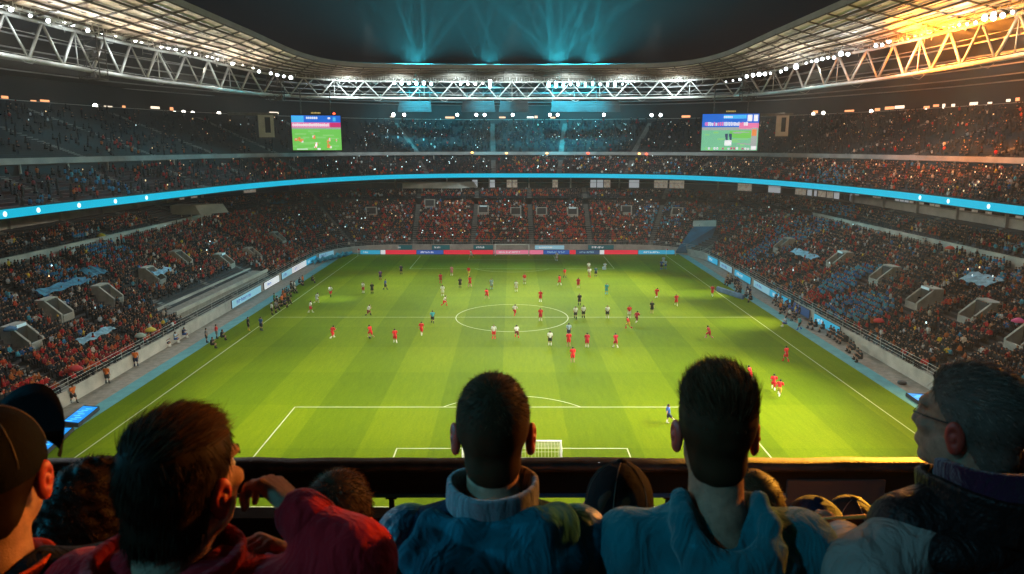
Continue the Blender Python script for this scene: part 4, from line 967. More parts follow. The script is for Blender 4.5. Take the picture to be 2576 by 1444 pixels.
# feet (px), pose, heading in degrees (0 = away from the camera, 90 = to the left), colours, label
PL = [
 (781, 787, 'walk', -80, 'white', 'crimson', 'white', 'white shirted player walking at the left end of the halfway line'),
 (796, 765, 'run', -60, 'white', 'white', 'white', 'all white player caught in the bright light patch by the left touchline'),
 (832, 747, 'walk', 170, 'white', 'red', 'black', 'white shirted dark haired player right of the bright light patch'),
 (914, 737, 'stand', 150, 'white', 'crimson', 'white', 'white shirted player with red shorts left of a man in black'),
 (936, 739, 'stand', 180, 'black', 'black', 'black', 'man all in black beside a white shirted player, far left half'),
 (969, 729, 'walk', -90, 'blue', 'navy', 'navy', 'blue shirted figure right of the man in black, far left half'),
 (926, 797, 'run', -75, 'white', 'darkred', 'black', 'white shirted player in dark red shorts on the left halfway line'),
 (1117, 772, 'run', -100, 'white', 'red', 'red', 'white shirted player in red shorts left of the centre circle top'),
 (1113, 745, 'stand', 0, 'white', 'white', 'white', 'small all white player behind the one left of the centre circle'),
 (1088, 814, 'walk', 10, 'cyan', 'black', 'black', 'player in cyan shirt and black shorts left of the centre circle'),
 (1225, 754, 'run', 30, 'red', 'red', 'tan', 'red player running just beyond the far rim of the centre circle'),
 (836, 854, 'run', -40, 'red', 'red', 'white', 'red player leaning forward, leftmost of the near red line'),
 (933, 852, 'run', 50, 'red', 'red', 'tan', 'red player with a dark ball at his feet, second of the near red line'),
 (994, 863, 'walk', 20, 'red', 'red', 'white', 'red player, third from the left in the near red line'),
 (1060, 844, 'walk', -15, 'red', 'red', 'white', 'red player nearest the man in cyan, left of the centre circle'),
 (1242, 852, 'stand', 170, 'white', 'red', 'red', 'white shirted player in red shorts on the near left rim of the centre circle'),
 (1294, 797, 'run', -20, 'white', 'red', 'red', 'white shirted player in red shorts standing in the middle of the centre circle'),
 (1359, 759, 'stand', 160, 'red', 'red', 'white', 'red player just beyond the far right rim of the centre circle'),
 (1359, 807, 'stand', 190, 'red', 'crimson', 'white', 'red player on the halfway line inside the centre circle'),
 (1300, 853, 'run', 15, 'white', 'darkred', 'red', 'white shirted player in dark red shorts below the centre circle'),
 (1383, 869, 'stand', 0, 'white', 'black', 'white', 'white shirted player in black shorts just below the centre circle'),
 (1430, 872, 'stand', 0, 'red', 'red', 'tan', 'red player right below the centre circle with a pale man behind him'),
 (1430, 848, 'stand', 0, 'pale', 'navy', 'white', 'pale blue shirted man half hidden behind a red player below the circle'),
 (1440, 912, 'stand', 5, 'red', 'red', 'tan', 'red player nearest the camera in the centre, on long bare legs'),
 (1476, 874, 'stand', -5, 'crimson', 'crimson', 'white', 'crimson player second right of the red pair below the circle'),
 (1548, 875, 'walk', 20, 'crimson', 'crimson', 'white', 'crimson player alone to the right of the near central group'),
 (1447, 802, 'walk', 180, 'white', 'black', 'black', 'white shirted official in black shorts, left of a pair right of the circle'),
 (1457, 768, 'stand', 180, 'black', 'black', 'black', 'official in black beyond the pair right of the circle'),
 (1467, 800, 'stand', 0, 'white', 'black', 'black', 'smaller white shirted man, right one of the pair right of the circle'),
 (1527, 800, 'stand', 180, 'white', 'black', 'white', 'tall white shirted player in black shorts on the right halfway line'),
 (1525, 740, 'stand', 160, 'cyan', 'cyan', 'cyan', 'player all in cyan right of centre in the far half'),
 (1582, 800, 'stand', 180, 'red', 'white', 'white', 'red shirted player in white shorts behind the tussling pair on the right'),
 (1600, 815, 'run', -40, 'crimson', 'darkred', 'white', 'crimson player lunging right in the tussle by the halfway line'),
 (1581, 830, 'run', 60, 'red', 'yellow', 'crimson', 'red and yellow clad player at the front of the tussle'),
 (1650, 752, 'run', -50, 'red', 'red', 'white', 'red player running right, above the man in black on the right'),
 (1700, 769, 'walk', 180, 'red', 'red', 'white', 'red player right of the man in black on the right half'),
 (1639, 788, 'stand', 180, 'black', 'black', 'tan', 'dark clad player near the right part of the halfway line'),
 (1791, 745, 'walk', 150, 'red', 'red', 'white', 'red player in the yellow light patch by the right touchline'),
 (1783, 854, 'run', 55, 'crimson', 'crimson', 'pink', 'crimson player alone in the right half below the bright patch'),
 (1680, 1066, 'kick', -95, 'blue', 'navy', 'white', 'blue shirted keeper swinging a leg at the corner of the near penalty box'),
 (1886, 962, 'run', 40, 'red', 'red', 'tan', 'red player leaning, half hidden behind the tall young man head'),
 (1976, 910, 'walk', 20, 'red', 'red', 'red', 'all red player alone near the right touchline'),
 (1944, 985, 'run', -20, 'red', 'red', 'white', 'red player left of a close pair near the right touchline'),
 (1958, 1000, 'run', -35, 'red', 'yellow', 'white', 'red player in yellow shorts, front of the close pair near the right touchline'),
 (957, 705, 'stand', 170, 'purple', 'navy', 'darkred', 'purple shirted player far left, nearest the touchline'),
 (1009, 690, 'stand', 180, 'navy', 'black', 'black', 'dark navy player far left near the penalty box side line'),
 (1108, 713, 'stand', 0, 'crimson', 'crimson', 'crimson', 'crimson player left of the pink one in the far half'),
 (1136, 693, 'stand', 170, 'pink', 'pink', 'white', 'pink shirted player in the far half left of the goal'),
 (1179, 695, 'walk', 150, 'red', 'yellow', 'yellow', 'red shirted player in yellow shorts, beyond another red player'),
 (1182, 721, 'walk', 30, 'red', 'red', 'pink', 'red player right of a dark player in the far half'),
 (1157, 725, 'stand', 0, 'black', 'black', 'black', 'dark clad player left of a red one in the far half'),
 (1236, 727, 'stand', 180, 'pale', 'pale', 'pale', 'pale blue player in the far half straight below the goal left post'),
 (1186, 650, 'run', 60, 'white', 'white', 'yellow', 'tiny white keeper by the far goal line left of the goal'),
 (1319, 714, 'stand', 170, 'red', 'white', 'white', 'red shirted player in white shorts in the far half below the goal right post'),
 (1420, 700, 'walk', 20, 'red', 'yellow', 'black', 'red and yellow player at the edge of the far penalty box'),
 (1407, 718, 'walk', 40, 'red', 'red', 'white', 'red player just nearer than the red and yellow one, far half'),
 (1454, 725, 'stand', 0, 'crimson', 'crimson', 'white', 'crimson player right of the far penalty arc'),
 (1480, 683, 'stand', 180, 'white', 'tan', 'white', 'tall pale player, farther of two standing in one line, far right'),
 (1482, 698, 'walk', 180, 'white', 'tan', 'red', 'pale player in tan shorts left of a dark teal man, far right'),
 (1498, 696, 'stand', 180, 'teal', 'navy', 'navy', 'dark teal man right of the pale pair, far right'),
 (1400, 656, 'stand', 180, 'white', 'white', 'white', 'tiny white figure in the far goal area'),
 (1521, 677, 'sit', 180, 'pale', 'white', 'white', 'pale blue figure crouching by the far penalty box side line'),
 (1663, 678, 'stand', 170, 'blue', 'navy', 'blue', 'blue clad figure at the front left of the huddle at the far right corner'),
 (1673, 677, 'stand', 200, 'pale', 'blue', 'blue', 'pale blue figure at the right of the huddle at the far right corner'),
 (1668, 667, 'stand', 180, 'pale', 'pale', 'white', 'pale figure at the back of the huddle at the far right corner'),
 (1298, 733, 'stand', 180, 'white', 'white', 'white', 'tiny white figure just beyond the centre circle'),
]
def hd(d): return R(d)
for (x, y, pose, a, s1, s2, s3, lab) in PL:
    figure(pose, on_z(x, y), hd(a), s1, s2, s3, lab, 'players on the pitch', 'player', 1.04)
# people on the tracks
TR = [
 (186, 1014, 'walk', -110, 'orange', 'black', 'black', 'steward in a bright orange jacket nearest the left edge, stooping by the wall end'),
 (271, 965, 'stand', 0, 'orange', 'black', 'black', 'steward in an orange jacket standing with his back turned, middle one on the left track'),
 (343, 922, 'stand', 20, 'orange', 'navy', 'navy', 'steward in an orange jacket and navy trousers, farthest on the left track'),
 (657, 832, 'stand', -30, 'blue', 'navy', 'navy', 'man in blue standing at the left touchline'),
 (625, 832, 'stand', -60, 'black', 'black', 'yellow', 'photographer in black with yellow bib just outside the left touchline'),
 (545, 852, 'stand', -60, 'red', 'grey', 'black', 'person with a red hood at the end of the blue strip on the left'),
 (558, 856, 'sit', -80, 'black', 'black', 'black', 'crouching photographer in black at the end of the left blue strip'),
 (520, 862, 'stand', -70, 'grey', 'black', 'black', 'man in grey standing on the left blue strip'),
 (533, 876, 'sit', -85, 'black', 'black', 'black', 'photographer sitting low on the grass edge at the left'),
 (418, 872, 'sit', -90, 'blue', 'navy', 'white', 'person in blue sitting against the left wall'),
 (440, 862, 'sit', -85, 'pale', 'blue', 'white', 'person in pale blue sitting against the left wall'),
 (462, 850, 'sit', -85, 'navy', 'blue', 'white', 'person in navy sitting against the left wall'),
 (1976, 822, 'sit', 80, 'pale', 'blue', 'white', 'person in pale blue crouching at the right grass edge'),
 (2010, 830, 'walk', 90, 'cyan', 'black', 'blue', 'person in a cyan top at the start of the right blue strip'),
 (1962, 790, 'stand', 90, 'orange', 'black', 'black', 'steward in orange near the right wall opening'),
 (2000, 800, 'stand', 80, 'yellow', 'grey', 'black', 'person in yellow standing near the right wall opening'),
 (823, 640, 'stand', -120, 'orange', 'yellow', 'tan', 'tall orange clad figure at the far left corner wall'),
 (785, 712, 'sit', -90, 'black', 'black', 'black', 'photographer sitting behind a round dark case near the far left apron'),
]
for (x, y, pose, a, s1, s2, s3, lab) in TR: figure(pose, on_z(x, y), hd(a), s1, s2, s3, lab, 'people on the track', 'person', 1.06)
rs = random.Random(9)
for k in range(26):                                        # photographers bunched at the left touchline
    u = rs.random(); x = 690 + 62 * u + rs.uniform(-12, 10); y = 792 - 62 * u + rs.uniform(-14, 6)
    c = rs.choice(('black', 'navy', 'grey', 'teal', 'black', 'navy', 'orange', 'red', 'green', 'white')); pose = rs.choice(('stand', 'sit', 'stand'))
    figure(pose, on_z(x, y), hd(-80 + rs.uniform(-30, 30)), c, 'black', 'black', f'{"sitting" if pose == "sit" else "standing"} press photographer in {c} in the bunch at the left touchline', 'press bunch at the left touchline', 'person', 1.05)
for k in range(20):
    u = rs.random(); x = 1828 + 62 * u; y = 706 + 48 * u + rs.uniform(-4, 10)
    c = rs.choice(('black', 'navy', 'grey', 'black', 'tan', 'white')); pose = rs.choice(('stand', 'sit'))
    figure(pose, on_z(x, y), hd(80 + rs.uniform(-30, 30)), c, 'black', 'black', f'{"sitting" if pose == "sit" else "standing"} cameraman in {c} behind the right touchline boards', 'camera crew at the right touchline', 'person', 1.05)
for k in range(22):
    u = rs.random(); x = 1950 + 60 * u; y = 770 + 48 * u + rs.uniform(-26, 2)
    c = rs.choice(('black', 'navy', 'grey', 'orange', 'tan', 'white', 'blue')); pose = rs.choice(('stand', 'sit'))
    figure(pose, on_z(x, y), hd(80 + rs.uniform(-30, 30)), c, 'black', 'black', f'{"sitting" if pose == "sit" else "standing"} person in {c} in the group at the right track bend', 'group at the right track bend', 'person', 1.05)
for k, (x, y) in enumerate(((2090, 846), (2097, 850), (2115, 862), (2122, 866), (2140, 884), (2147, 889), (2070, 836), (2158, 905), (2165, 912), (2040, 826), (2052, 830), (2108, 856))):
    figure('sit', on_z(x, y), hd(82), 'black', 'black', 'black', f'photographer in black sitting on the right blue strip, {["first", "second", "third", "fourth", "fifth", "sixth"][k // 2]} pair along it', 'photographers on the right blue strip', 'person', 1.12)
for k, (x, y) in enumerate(((2170, 868), (2238, 910), (2085, 805), (2120, 830))):
    figure('stand', on_z(x, y), hd(70), 'black', 'black', 'black', ['security guard in black facing the right wall', 'security guard in black nearest on the right track', 'guard in black by the cyan banner on the right', 'guard in black right of the maroon case'][k], 'guards along the right wall', 'person', 1.1)
# balls, cases
M_ballw = mat('ball white', (.75, .75, .72), .5); M_case = mat('case black', (.015, .015, .016), .5)
def small(name, p, mb, m, label, cat): o = mb.build(name, m, None, p); tag(o, label, cat); return o
b_ = bmesh.new(); bmesh.ops.create_icosphere(b_, subdivisions=2, radius=.16); me = bpy.data.meshes.new('football'); b_.to_mesh(me); b_.free(); me.materials.append(M_case)
for q in me.polygons: q.use_smooth = True
o = bpy.data.objects.new('football', me); COL.objects.link(o); o.location = on_z(930, 852) + Vector((0, 0, .16)); tag(o, 'dark football at the feet of a running red player', 'football')
small('equipment_case', on_z(2268, 966), MB().lathe((0, 0, 0), [(.35, 0), (.42, .05), (.42, .25), (.34, .3), (.2, .3)], 16), M_case, 'round black case standing alone on the right track', 'case')
small('equipment_case', on_z(2128, 858), MB().lathe((0, 0, 0), [(.5, 0), (.55, .1), (.55, .6), (.5, .7), (.2, .72)], 16), M_case, 'larger dark round case by the right wall', 'case')
small('equipment_case', on_z(209, 975), MB().box((0, 0, .8), (1.1, .9, 1.6)).box((0, 0, 1.65), (.9, .7, .12)), mat('blue tarp', (.02, .13, .3), .6, var=.3, vscale=2), 'tall blue covered crate between the red fans and the left wall', 'crate')
o = small('boundary_board', on_z(1835, 742), MB().box((0, 0, .35), (.3, 7, .7), rot=Matrix.Rotation(R(18), 3, 'Z')).box((0, 0, .74), (.2, 6.8, .06), rot=Matrix.Rotation(R(18), 3, 'Z')), mat('board blue grey', (.10, .2, .38), .5, var=.4, vscale=1.3), 'low blue board in front of the right camera crew', 'advertising board')
small('water_case', on_z(1519, 678), MB().box((0, 0, .25), (.7, .4, .5)).box((0, 0, .55), (.5, .1, .1)), CM['pale'], 'pale blue case beside the far penalty box side line', 'case')
# ------------------------------------------------------------------ the crowd
DARK = [(.010, .010, .012), (.014, .016, .022), (.008, .012, .022), (.022, .018, .016), (.030, .028, .028), (.014, .022, .034)]
REDS = [(.36, .010, .010), (.46, .016, .014), (.22, .008, .014), (.48, .05, .014)]
ORNG = [(.42, .10, .015), (.30, .07, .015), (.28, .13, .06)]
BLUE = [(.02, .12, .32), (.03, .22, .42), (.05, .30, .42)]
PALE = [(.55, .55, .54), (.42, .45, .5), (.60, .5, .42)]
YEL = [(.75, .50, .03)]
SKINS = [(.50, .27, .17), (.42, .20, .12), (.55, .32, .22), (.25, .12, .07)]
HAIRS = [(.012, .008, .006), (.03, .018, .010), (.07, .04, .02), (.006, .006, .006)]
BLOBS_R = [(-44.5, 66, 4.5, .75), (-44, 74, 4, .6), (-52, 118, 16, .45), (-46, 142, 14, .55), (44, 140, 16, .45), (46.5, 108, 4.5, .97), (45, 84, 8, .4), (44, 120, 10, .5), (-20, 165, 14, .35), (0, 166, 18, .4), (22, 164, 12, .4), (-58, 92, 10, .25)]
BLOBS_B = [(48.5, 97.5, 4.2, .99), (56, 132, 8, .55), (48, 128, 5, .8), (60, 80, 6, .5), (-55, 84, 3, .6), (-49, 64, 2.5, .7), (-58, 98, 4, .55), (36, 168, 6, .35), (63, 74, 3, .6), (-56, 72, 2.5, .6)]
for (x, y, r, c) in ((2155, 778, 3.6, 'b'), (2190, 792, 2.6, 'b'), (2120, 770, 2.2, 'b'), (2092, 752, 3.4, 'r'), (2070, 745, 2.6, 'r'), (360, 900, 2.2, 'r'), (410, 870, 2.2, 'r'), (310, 935, 2.0, 'r'), (265, 950, 1.6, 'r'), (60, 1000, 2.0, 'o'), (110, 985, 1.8, 'o')):
    q = on_lower(x, y); (BLOBS_B if c == 'b' else BLOBS_R).insert(0, (q[0].x, q[0].y, r, .98 if c == 'b' else 1.25))
def shirt_color(x, y, rs, tier):
    for bx, by, r, p in BLOBS_B:
        if (x - bx) ** 2 + (y - by) ** 2 < r * r and rs.random() < p: return rs.choice(BLUE), 'blue'
    for bx, by, r, p in BLOBS_R:
        if (x - bx) ** 2 + (y - by) ** 2 < r * r and rs.random() < p * .7: return rs.choice(REDS + ORNG[:1]), 'red'
    u = rs.random()
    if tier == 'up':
        return (rs.choice(DARK), 'dark') if u < .95 else (rs.choice(REDS), 'red') if u < .985 else (rs.choice(PALE), 'pale')  # darker clothes put the upper stand's shade into colour
    if u < .74: return rs.choice(DARK), 'dark'
    if u < .83: return rs.choice(REDS), 'red'
    if u < .875: return rs.choice(ORNG), 'orange'
    if u < .90: return rs.choice(BLUE), 'blue'
    if u < .965: return rs.choice(PALE), 'pale'
    return (rs.choice(YEL), 'yellow') if u < .975 else (rs.choice(DARK), 'dark')
# --- low template for the mass: (verts, faces, part id per vertex) parts: 0 torso 1 skin 2 hair 3 legs
def low_template(kind):
    V = []; F = []; T = []
    def prism(ringz, part, n=6, cap=True):
        b = len(V)
        for (z, rx, ry, cy) in ringz:
            for k in range(n):
                w = 2 * math.pi * k / n + .5; V.append((rx * math.cos(w), cy + ry * math.sin(w), z)); T.append(part)
        for i in range(len(ringz) - 1):
            for k in range(n): F.append((b + i * n + k, b + i * n + (k + 1) % n, b + (i + 1) * n + (k + 1) % n, b + (i + 1) * n + k))
        if cap: F.append(tuple(b + (len(ringz) - 1) * n + k for k in range(n)))
    up = .38 if kind == 'up' else 0
    prism([(.40 + up, .17, .13, 0), (.80 + up, .21, .14, .02), (.97 + up, .20, .10, .02), (1.03 + up, .08, .07, .02)], 0)
    b = len(V)
    prism([(1.02 + up, .06, .07, .03), (1.14 + up, .098, .115, .04), (1.22 + up, .09, .10, .03), (1.27 + up, .035, .045, .02)], 1)
    for i in range(b + 12, len(V)): T[i] = 2
    for i in range(b, b + 12):
        if V[i][1] < .0: T[i] = 2
    def arm(s, pts):
        b = len(V)
        for (x, y, z, r) in pts:
            for k in range(3):
                w = 2 * math.pi * k / 3; V.append((s * x + r * math.cos(w), y, z + up + r * math.sin(w)))
                T.append(0)
        for i in range(len(pts) - 1):
            for k in range(3): F.append((b + i * 3 + k, b + i * 3 + (k + 1) % 3, b + (i + 1) * 3 + (k + 1) % 3, b + (i + 1) * 3 + k))
        F.append((b + 3 * len(pts) - 3, b + 3 * len(pts) - 2, b + 3 * len(pts) - 1))
        for k in range(1, 4): T[-k] = 1
    for s in (-1, 1):
        if kind == 'cheer': arm(s, [(.20, .02, .95, .06), (.30, .08, 1.15, .05), (.24, .10, 1.42, .045)])
        elif kind == 'clap': arm(s, [(.20, .02, .93, .06), (.26, .14, .78, .05), (.05, .28, .98, .045)])
        else: arm(s, [(.20, .02, .93, .06), (.26, .06, .70, .05), (.14, .25, .60, .045)])
    if up: prism([(0, .16, .09, .02), (.78, .17, .12, 0)], 3, cap=False)
    else:
        b = len(V)
        for (x, y, z) in ((-.2, -.1, .35), (.2, -.1, .35), (.2, .4, .35), (-.2, .4, .35), (-.2, -.1, .52), (.2, -.1, .52), (.2, .4, .50), (-.2, .4, .50), (-.2, .32, 0), (.2, .32, 0), (.2, .44, 0), (-.2, .44, 0)): V.append((x, y, z)); T.append(3)
        F.extend(tuple(b + k for k in q) for q in ((4, 5, 6, 7), (0, 3, 7, 4), (1, 5, 6, 2), (3, 2, 10, 11), (7, 6, 10, 11), (8, 9, 10, 11)))
    Ft = []
    for q in F:
        for k in range(1, len(q) - 1): Ft.append((q[0], q[k], q[k + 1]))
    return np.array(V, np.float32), np.array(Ft, np.int32), np.array(T)
LT = {k: low_template(k) for k in ('sit', 'up', 'cheer', 'clap')}
M_people = bpy.data.materials.new('crowd clothes'); M_people.use_nodes = True
_a = M_people.node_tree.nodes.new('ShaderNodeAttribute'); _a.attribute_name = 'tone'; _b = M_people.node_tree.nodes['Principled BSDF']; _b.inputs['Roughness'].default_value = .7; _b.inputs['Specular IOR Level'].default_value = .25
M_people.node_tree.links.new(_a.outputs['Color'], _b.inputs['Base Color'])
def crowd_mesh(name, people, label):
    """people: list of (x,y,z,facing,kind,torso,skin,hair,legs,scale)"""
    VV = []; FF = []; CC = []; n = 0
    for kind in LT:
        pk = [p for p in people if p[4] == kind]
        if not pk: continue
        V, F, T = LT[kind]; m = len(pk)
        pos = np.array([p[:3] for p in pk], np.float32); a = np.array([p[3] for p in pk], np.float32); s = np.array([p[9] for p in pk], np.float32)
        ca, sa = np.cos(a), np.sin(a)
        X = V[None, :, 0] * ca[:, None] - V[None, :, 1] * sa[:, None]; Y = V[None, :, 0] * sa[:, None] + V[None, :, 1] * ca[:, None]
        W = np.stack([X, Y, np.broadcast_to(V[None, :, 2], X.shape)], -1) * s[:, None, None] + pos[:, None, :]
        c = np.array([[p[5], p[6], p[7], p[8]] for p in pk], np.float32)[:, T, :]
        VV.append(W.reshape(-1, 3)); CC.append(c.reshape(-1, 3)); FF.append((F[None] + (np.arange(m) * len(V))[:, None, None]).reshape(-1, 3) + n); n += m * len(V)
    V = np.concatenate(VV); F = np.concatenate(FF); C = np.concatenate(CC)
    me = bpy.data.meshes.new(name); me.vertices.add(len(V)); me.vertices.foreach_set('co', V.ravel()); me.loops.add(F.size); me.loops.foreach_set('vertex_index', F.ravel().astype(np.int32))
    me.polygons.add(len(F)); me.polygons.foreach_set('loop_start', np.arange(len(F), dtype=np.int32) * 3); me.update(calc_edges=True)
    at = me.attributes.new('tone', 'FLOAT_COLOR', 'POINT'); at.data.foreach_set('color', np.concatenate([C, np.ones((len(C), 1), np.float32)], 1).ravel())
    me.materials.append(M_people); o = bpy.data.objects.new(name, me); COL.objects.link(o); tag(o, label, 'crowd', kind='stuff'); print(name, len(people), len(F)); return o
def walk_rows(base, N, d0, d1, z0, slope, row, pitch, aisles, fill, tier, rs, w_aisle=.75):
    n = int(round((d1 - d0) / row)); row = (d1 - d0) / n; out = []
    for k in range(n):
        d = d0 + row * (k + .40); L = base + N * d; seg_ = np.linalg.norm(np.diff(L, axis=0), axis=1); cum = np.concatenate([[0], np.cumsum(seg_)])
        u = np.arange(rs.random() * pitch, cum[-1], pitch); au = cum[aisles]; z = z0 + slope * row * k
        for s in u:
            if np.abs(au - s).min() < w_aisle or rs.random() > fill: continue
            i = min(int(np.searchsorted(cum, s)) - 1, len(L) - 2); i = max(i, 0); t = (s - cum[i]) / max(seg_[i], 1e-6)
            p = L[i] * (1 - t) + L[i + 1] * t; nn = N[i] * (1 - t) + N[i + 1] * t
            out.append((p[0] + rs.uniform(-.06, .06), p[1] + rs.uniform(-.06, .06), z, math.atan2(nn[1], nn[0]) + math.pi / 2 + rs.uniform(-.4, .4), d, i))
    return out
def in_view(x, y, z):
    dv = Vector((x, y, z + 1 - H)); dep = dv.y * cP - dv.z * sP
    if dep < 5: return None
    px = CX + FPX * dv.x / dep; py = CY - FPX * (dv.y * sP + dv.z * cP) / dep
    return (px, py, dep)
rs = random.Random(77)
low_seats = walk_rows(WALL, NW, .25, A_D, A_Z0, A_S, .8, .56, np.array(AIS_W), .95, 'low', rs)
low_seats2 = walk_rows(WALL, NW, B_D0, B_D, B_Z0, B_S, .8, .56, np.array(AIS_W), .85, 'low', rs)
def blocked(x, y, d, i):
    for (hi, hd_, hw, hl) in HOLES:
        dx, dy = x - WALL[hi][0], y - WALL[hi][1]; along = abs(-dx * NW[hi][1] + dy * NW[hi][0])
        if along < hw and hd_ - .9 < d < hd_ + hl * .85: return True
    for (y0, y1, da, db) in WALK:
        if x < 0 and y0 - .5 < y < y1 + .5 and da < d < db: return True
    if x > 25 and y > 135:
        q = in_view(x, y, A_Z0 + A_S * d); sg = [(TUN[(k + 1) % 4][0] - TUN[k][0]) * (q[1] - TUN[k][1]) - (TUN[(k + 1) % 4][1] - TUN[k][1]) * (q[0] - TUN[k][0]) for k in range(4)]
        if all(v < 0 for v in sg) or all(v > 0 for v in sg): return True
    return False
def person_row(x, y, z, a, tier):
    t, nm = shirt_color(x, y, rs, tier); u = rs.random()
    kind = 'up' if u < .16 else 'cheer' if u < .20 else 'clap' if u < .4 else 'sit'
    hair = rs.choice(HAIRS)
    v = rs.random()
    if v < .05: hair = rs.choice(REDS)
    elif v < .09: hair = rs.choice(PALE)
    elif v < .10: hair = YEL[0]
    return (x, y, z, a, kind, t, rs.choice(DARK) if tier == 'up' and rs.random() < .8 else rs.choice(SKINS), hair, rs.choice(DARK), rs.uniform(.93, 1.08)), nm  # most upper-stand faces get dark tones, shade put into their colour
LOWP = []
for (x, y, z, a, d, i) in low_seats:
    if y < 38 or blocked(x, y, d, i): continue
    LOWP.append(person_row(x, y, z, a, 'low'))
LOWP2 = []
for (x, y, z, a, d, i) in low_seats2:
    if y < 50 or d > 22.4: continue
    if x < 0 and ((50 < y < 78) or 118 < y < 140) : continue
    LOWP2.append(person_row(x, y, z, a, 'low'))
# the 300 that show largest in the photo are people of their own
vis = []
for k, (p, nm) in enumerate(LOWP):
    q = in_view(*p[:3])
    if q and 4 < q[0] < 2570 and q[1] < 1060:
        if q[0] < 130 and q[1] > 1040: continue
        if q[0] > 2300 and q[1] > 905: continue
        vis.append((q[2], k, q))
vis.sort(); pick = {k: q for (_, k, q) in vis[:300]}
def make_spectator(kind):
    up = .38 if kind == 'up' else 0; z = lambda v: v + up
    pr = [('e', (0, .03, z(1.15)), (.085, .105, .125)), ('c', (0, .02, z(1.0)), (0, .03, z(1.12)), .06, .06), ('c', (0, 0, z(.50)), (0, .02, z(.82)), .15, .165), ('c', (-.17, .02, z(.93)), (.17, .02, z(.93)), .085, .085), ('c', (0, .02, z(.8)), (0, .02, z(.97)), .16, .1)]
    tt = [1, 1, 0, 0, 0]
    for s in (-1, 1):
        if kind == 'cheer': j = [(s * .20, .02, .93), (s * .32, .08, 1.12), (s * .26, .10, 1.38), (s * .25, .1, 1.46)]
        elif kind == 'clap': j = [(s * .20, .02, .93), (s * .28, .12, .74), (s * .06, .30, .95), (s * .03, .32, 1.02)]
        else: j = [(s * .20, .02, .93), (s * .27, .05, .68), (s * .15, .28, .60), (s * .12, .34, .60)]
        j = [(x, y, z(q)) for x, y, q in j]
        pr += [('c', j[0], j[1], .07, .06), ('c', j[1], j[2], .058, .048), ('c', j[2], j[3], .048, .04)]; tt += [0, 0, 1]
        if up: pr += [('c', (s * .1, 0, .88), (s * .12, .03, .48), .105, .075), ('c', (s * .12, .03, .48), (s * .13, 0, .08), .072, .055), ('c', (s * .13, 0, .08), (s * .13, .16, .05), .055, .045)]
        else: pr += [('c', (s * .1, 0, .5), (s * .13, .40, .50), .105, .08), ('c', (s * .13, .40, .5), (s * .13, .38, .08), .075, .055), ('c', (s * .13, .38, .08), (s * .13, .52, .05), .055, .045)]
        tt += [3, 3, 3]
    lo, hi = bounds(pr, .12); V, F = surface_nets(lambda P: union(P, pr, .04), lo, hi, .042)
    c = V[F].mean(1).astype(np.float32); d = np.stack([s_cap(c, *p[1:5]) if p[0] == 'c' else s_ell(c, *p[1:]) for p in pr], 1)
    mi = np.array(tt)[d.argmin(1)]; hd_ = (mi == 1) & (c[:, 2] > z(1.06)) & ((c[:, 2] > z(1.19)) | (c[:, 1] < .01)); mi = np.where(hd_, 2, mi)
    o = obj_from_np('spectator', V, F, [M_skin] * 4, None, True, mi); return o
SPEC = {}; TONE = {}
def tone_mat(c):
    c = tuple(round(v, 3) for v in c)
    if c not in TONE: TONE[c] = mat('tone %.3f %.3f %.3f' % c, c, .75, spec=.25)
    return TONE[c]
def block_name(q, p):
    side = 'left' if p[0] < 0 else 'right'; d = abs(p[0]) - 41.4
    band = 'front rows' if d < 3 else 'lower middle rows' if d < 7 else 'upper middle rows' if d < 12 else 'back rows'
    return side, band
for k, q in pick.items():
    p, nm = LOWP[k]; kind = p[4]
    if kind not in SPEC: o = SPEC[kind] = make_spectator(kind)
    else: o = SPEC[kind].copy(); COL.objects.link(o)
    o.location = p[:3]; o.rotation_euler = (0, 0, p[3]); o.scale = (p[9],) * 3
    for s, c in enumerate((p[5], p[6], p[7], p[8])): o.material_slots[s].link = 'OBJECT'; o.material_slots[s].material = tone_mat(c)
    side, band = block_name(q, p); act = {'up': 'standing', 'cheer': 'with raised arms', 'clap': 'with hands clasped', 'sit': 'sitting'}[kind]
    tag(o, f'spectator in {nm} clothes {act} in the {band} of the {side} stand', 'spectator', f'nearest spectators in the {side} stand')
rest = [p for k, (p, nm) in enumerate(LOWP) if k not in pick]
crowd_mesh('crowd', rest + [p for p, _ in LOWP2], 'dense crowd of spectators in dark, red and orange clothes filling the lower stand')
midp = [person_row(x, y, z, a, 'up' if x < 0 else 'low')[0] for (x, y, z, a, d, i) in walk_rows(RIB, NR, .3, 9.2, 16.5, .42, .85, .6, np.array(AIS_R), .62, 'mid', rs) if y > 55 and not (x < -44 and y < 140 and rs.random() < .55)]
crowd_mesh('crowd', midp, 'thinner crowd of spectators on the middle stand above the cyan ribbon board')
upp_p = []
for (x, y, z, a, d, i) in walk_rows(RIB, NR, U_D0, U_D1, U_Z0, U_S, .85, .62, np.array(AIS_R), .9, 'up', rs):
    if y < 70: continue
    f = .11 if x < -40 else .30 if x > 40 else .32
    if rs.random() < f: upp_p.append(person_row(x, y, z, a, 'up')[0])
crowd_mesh('crowd', upp_p, 'sparse dark crowd scattered over the steep upper stand')
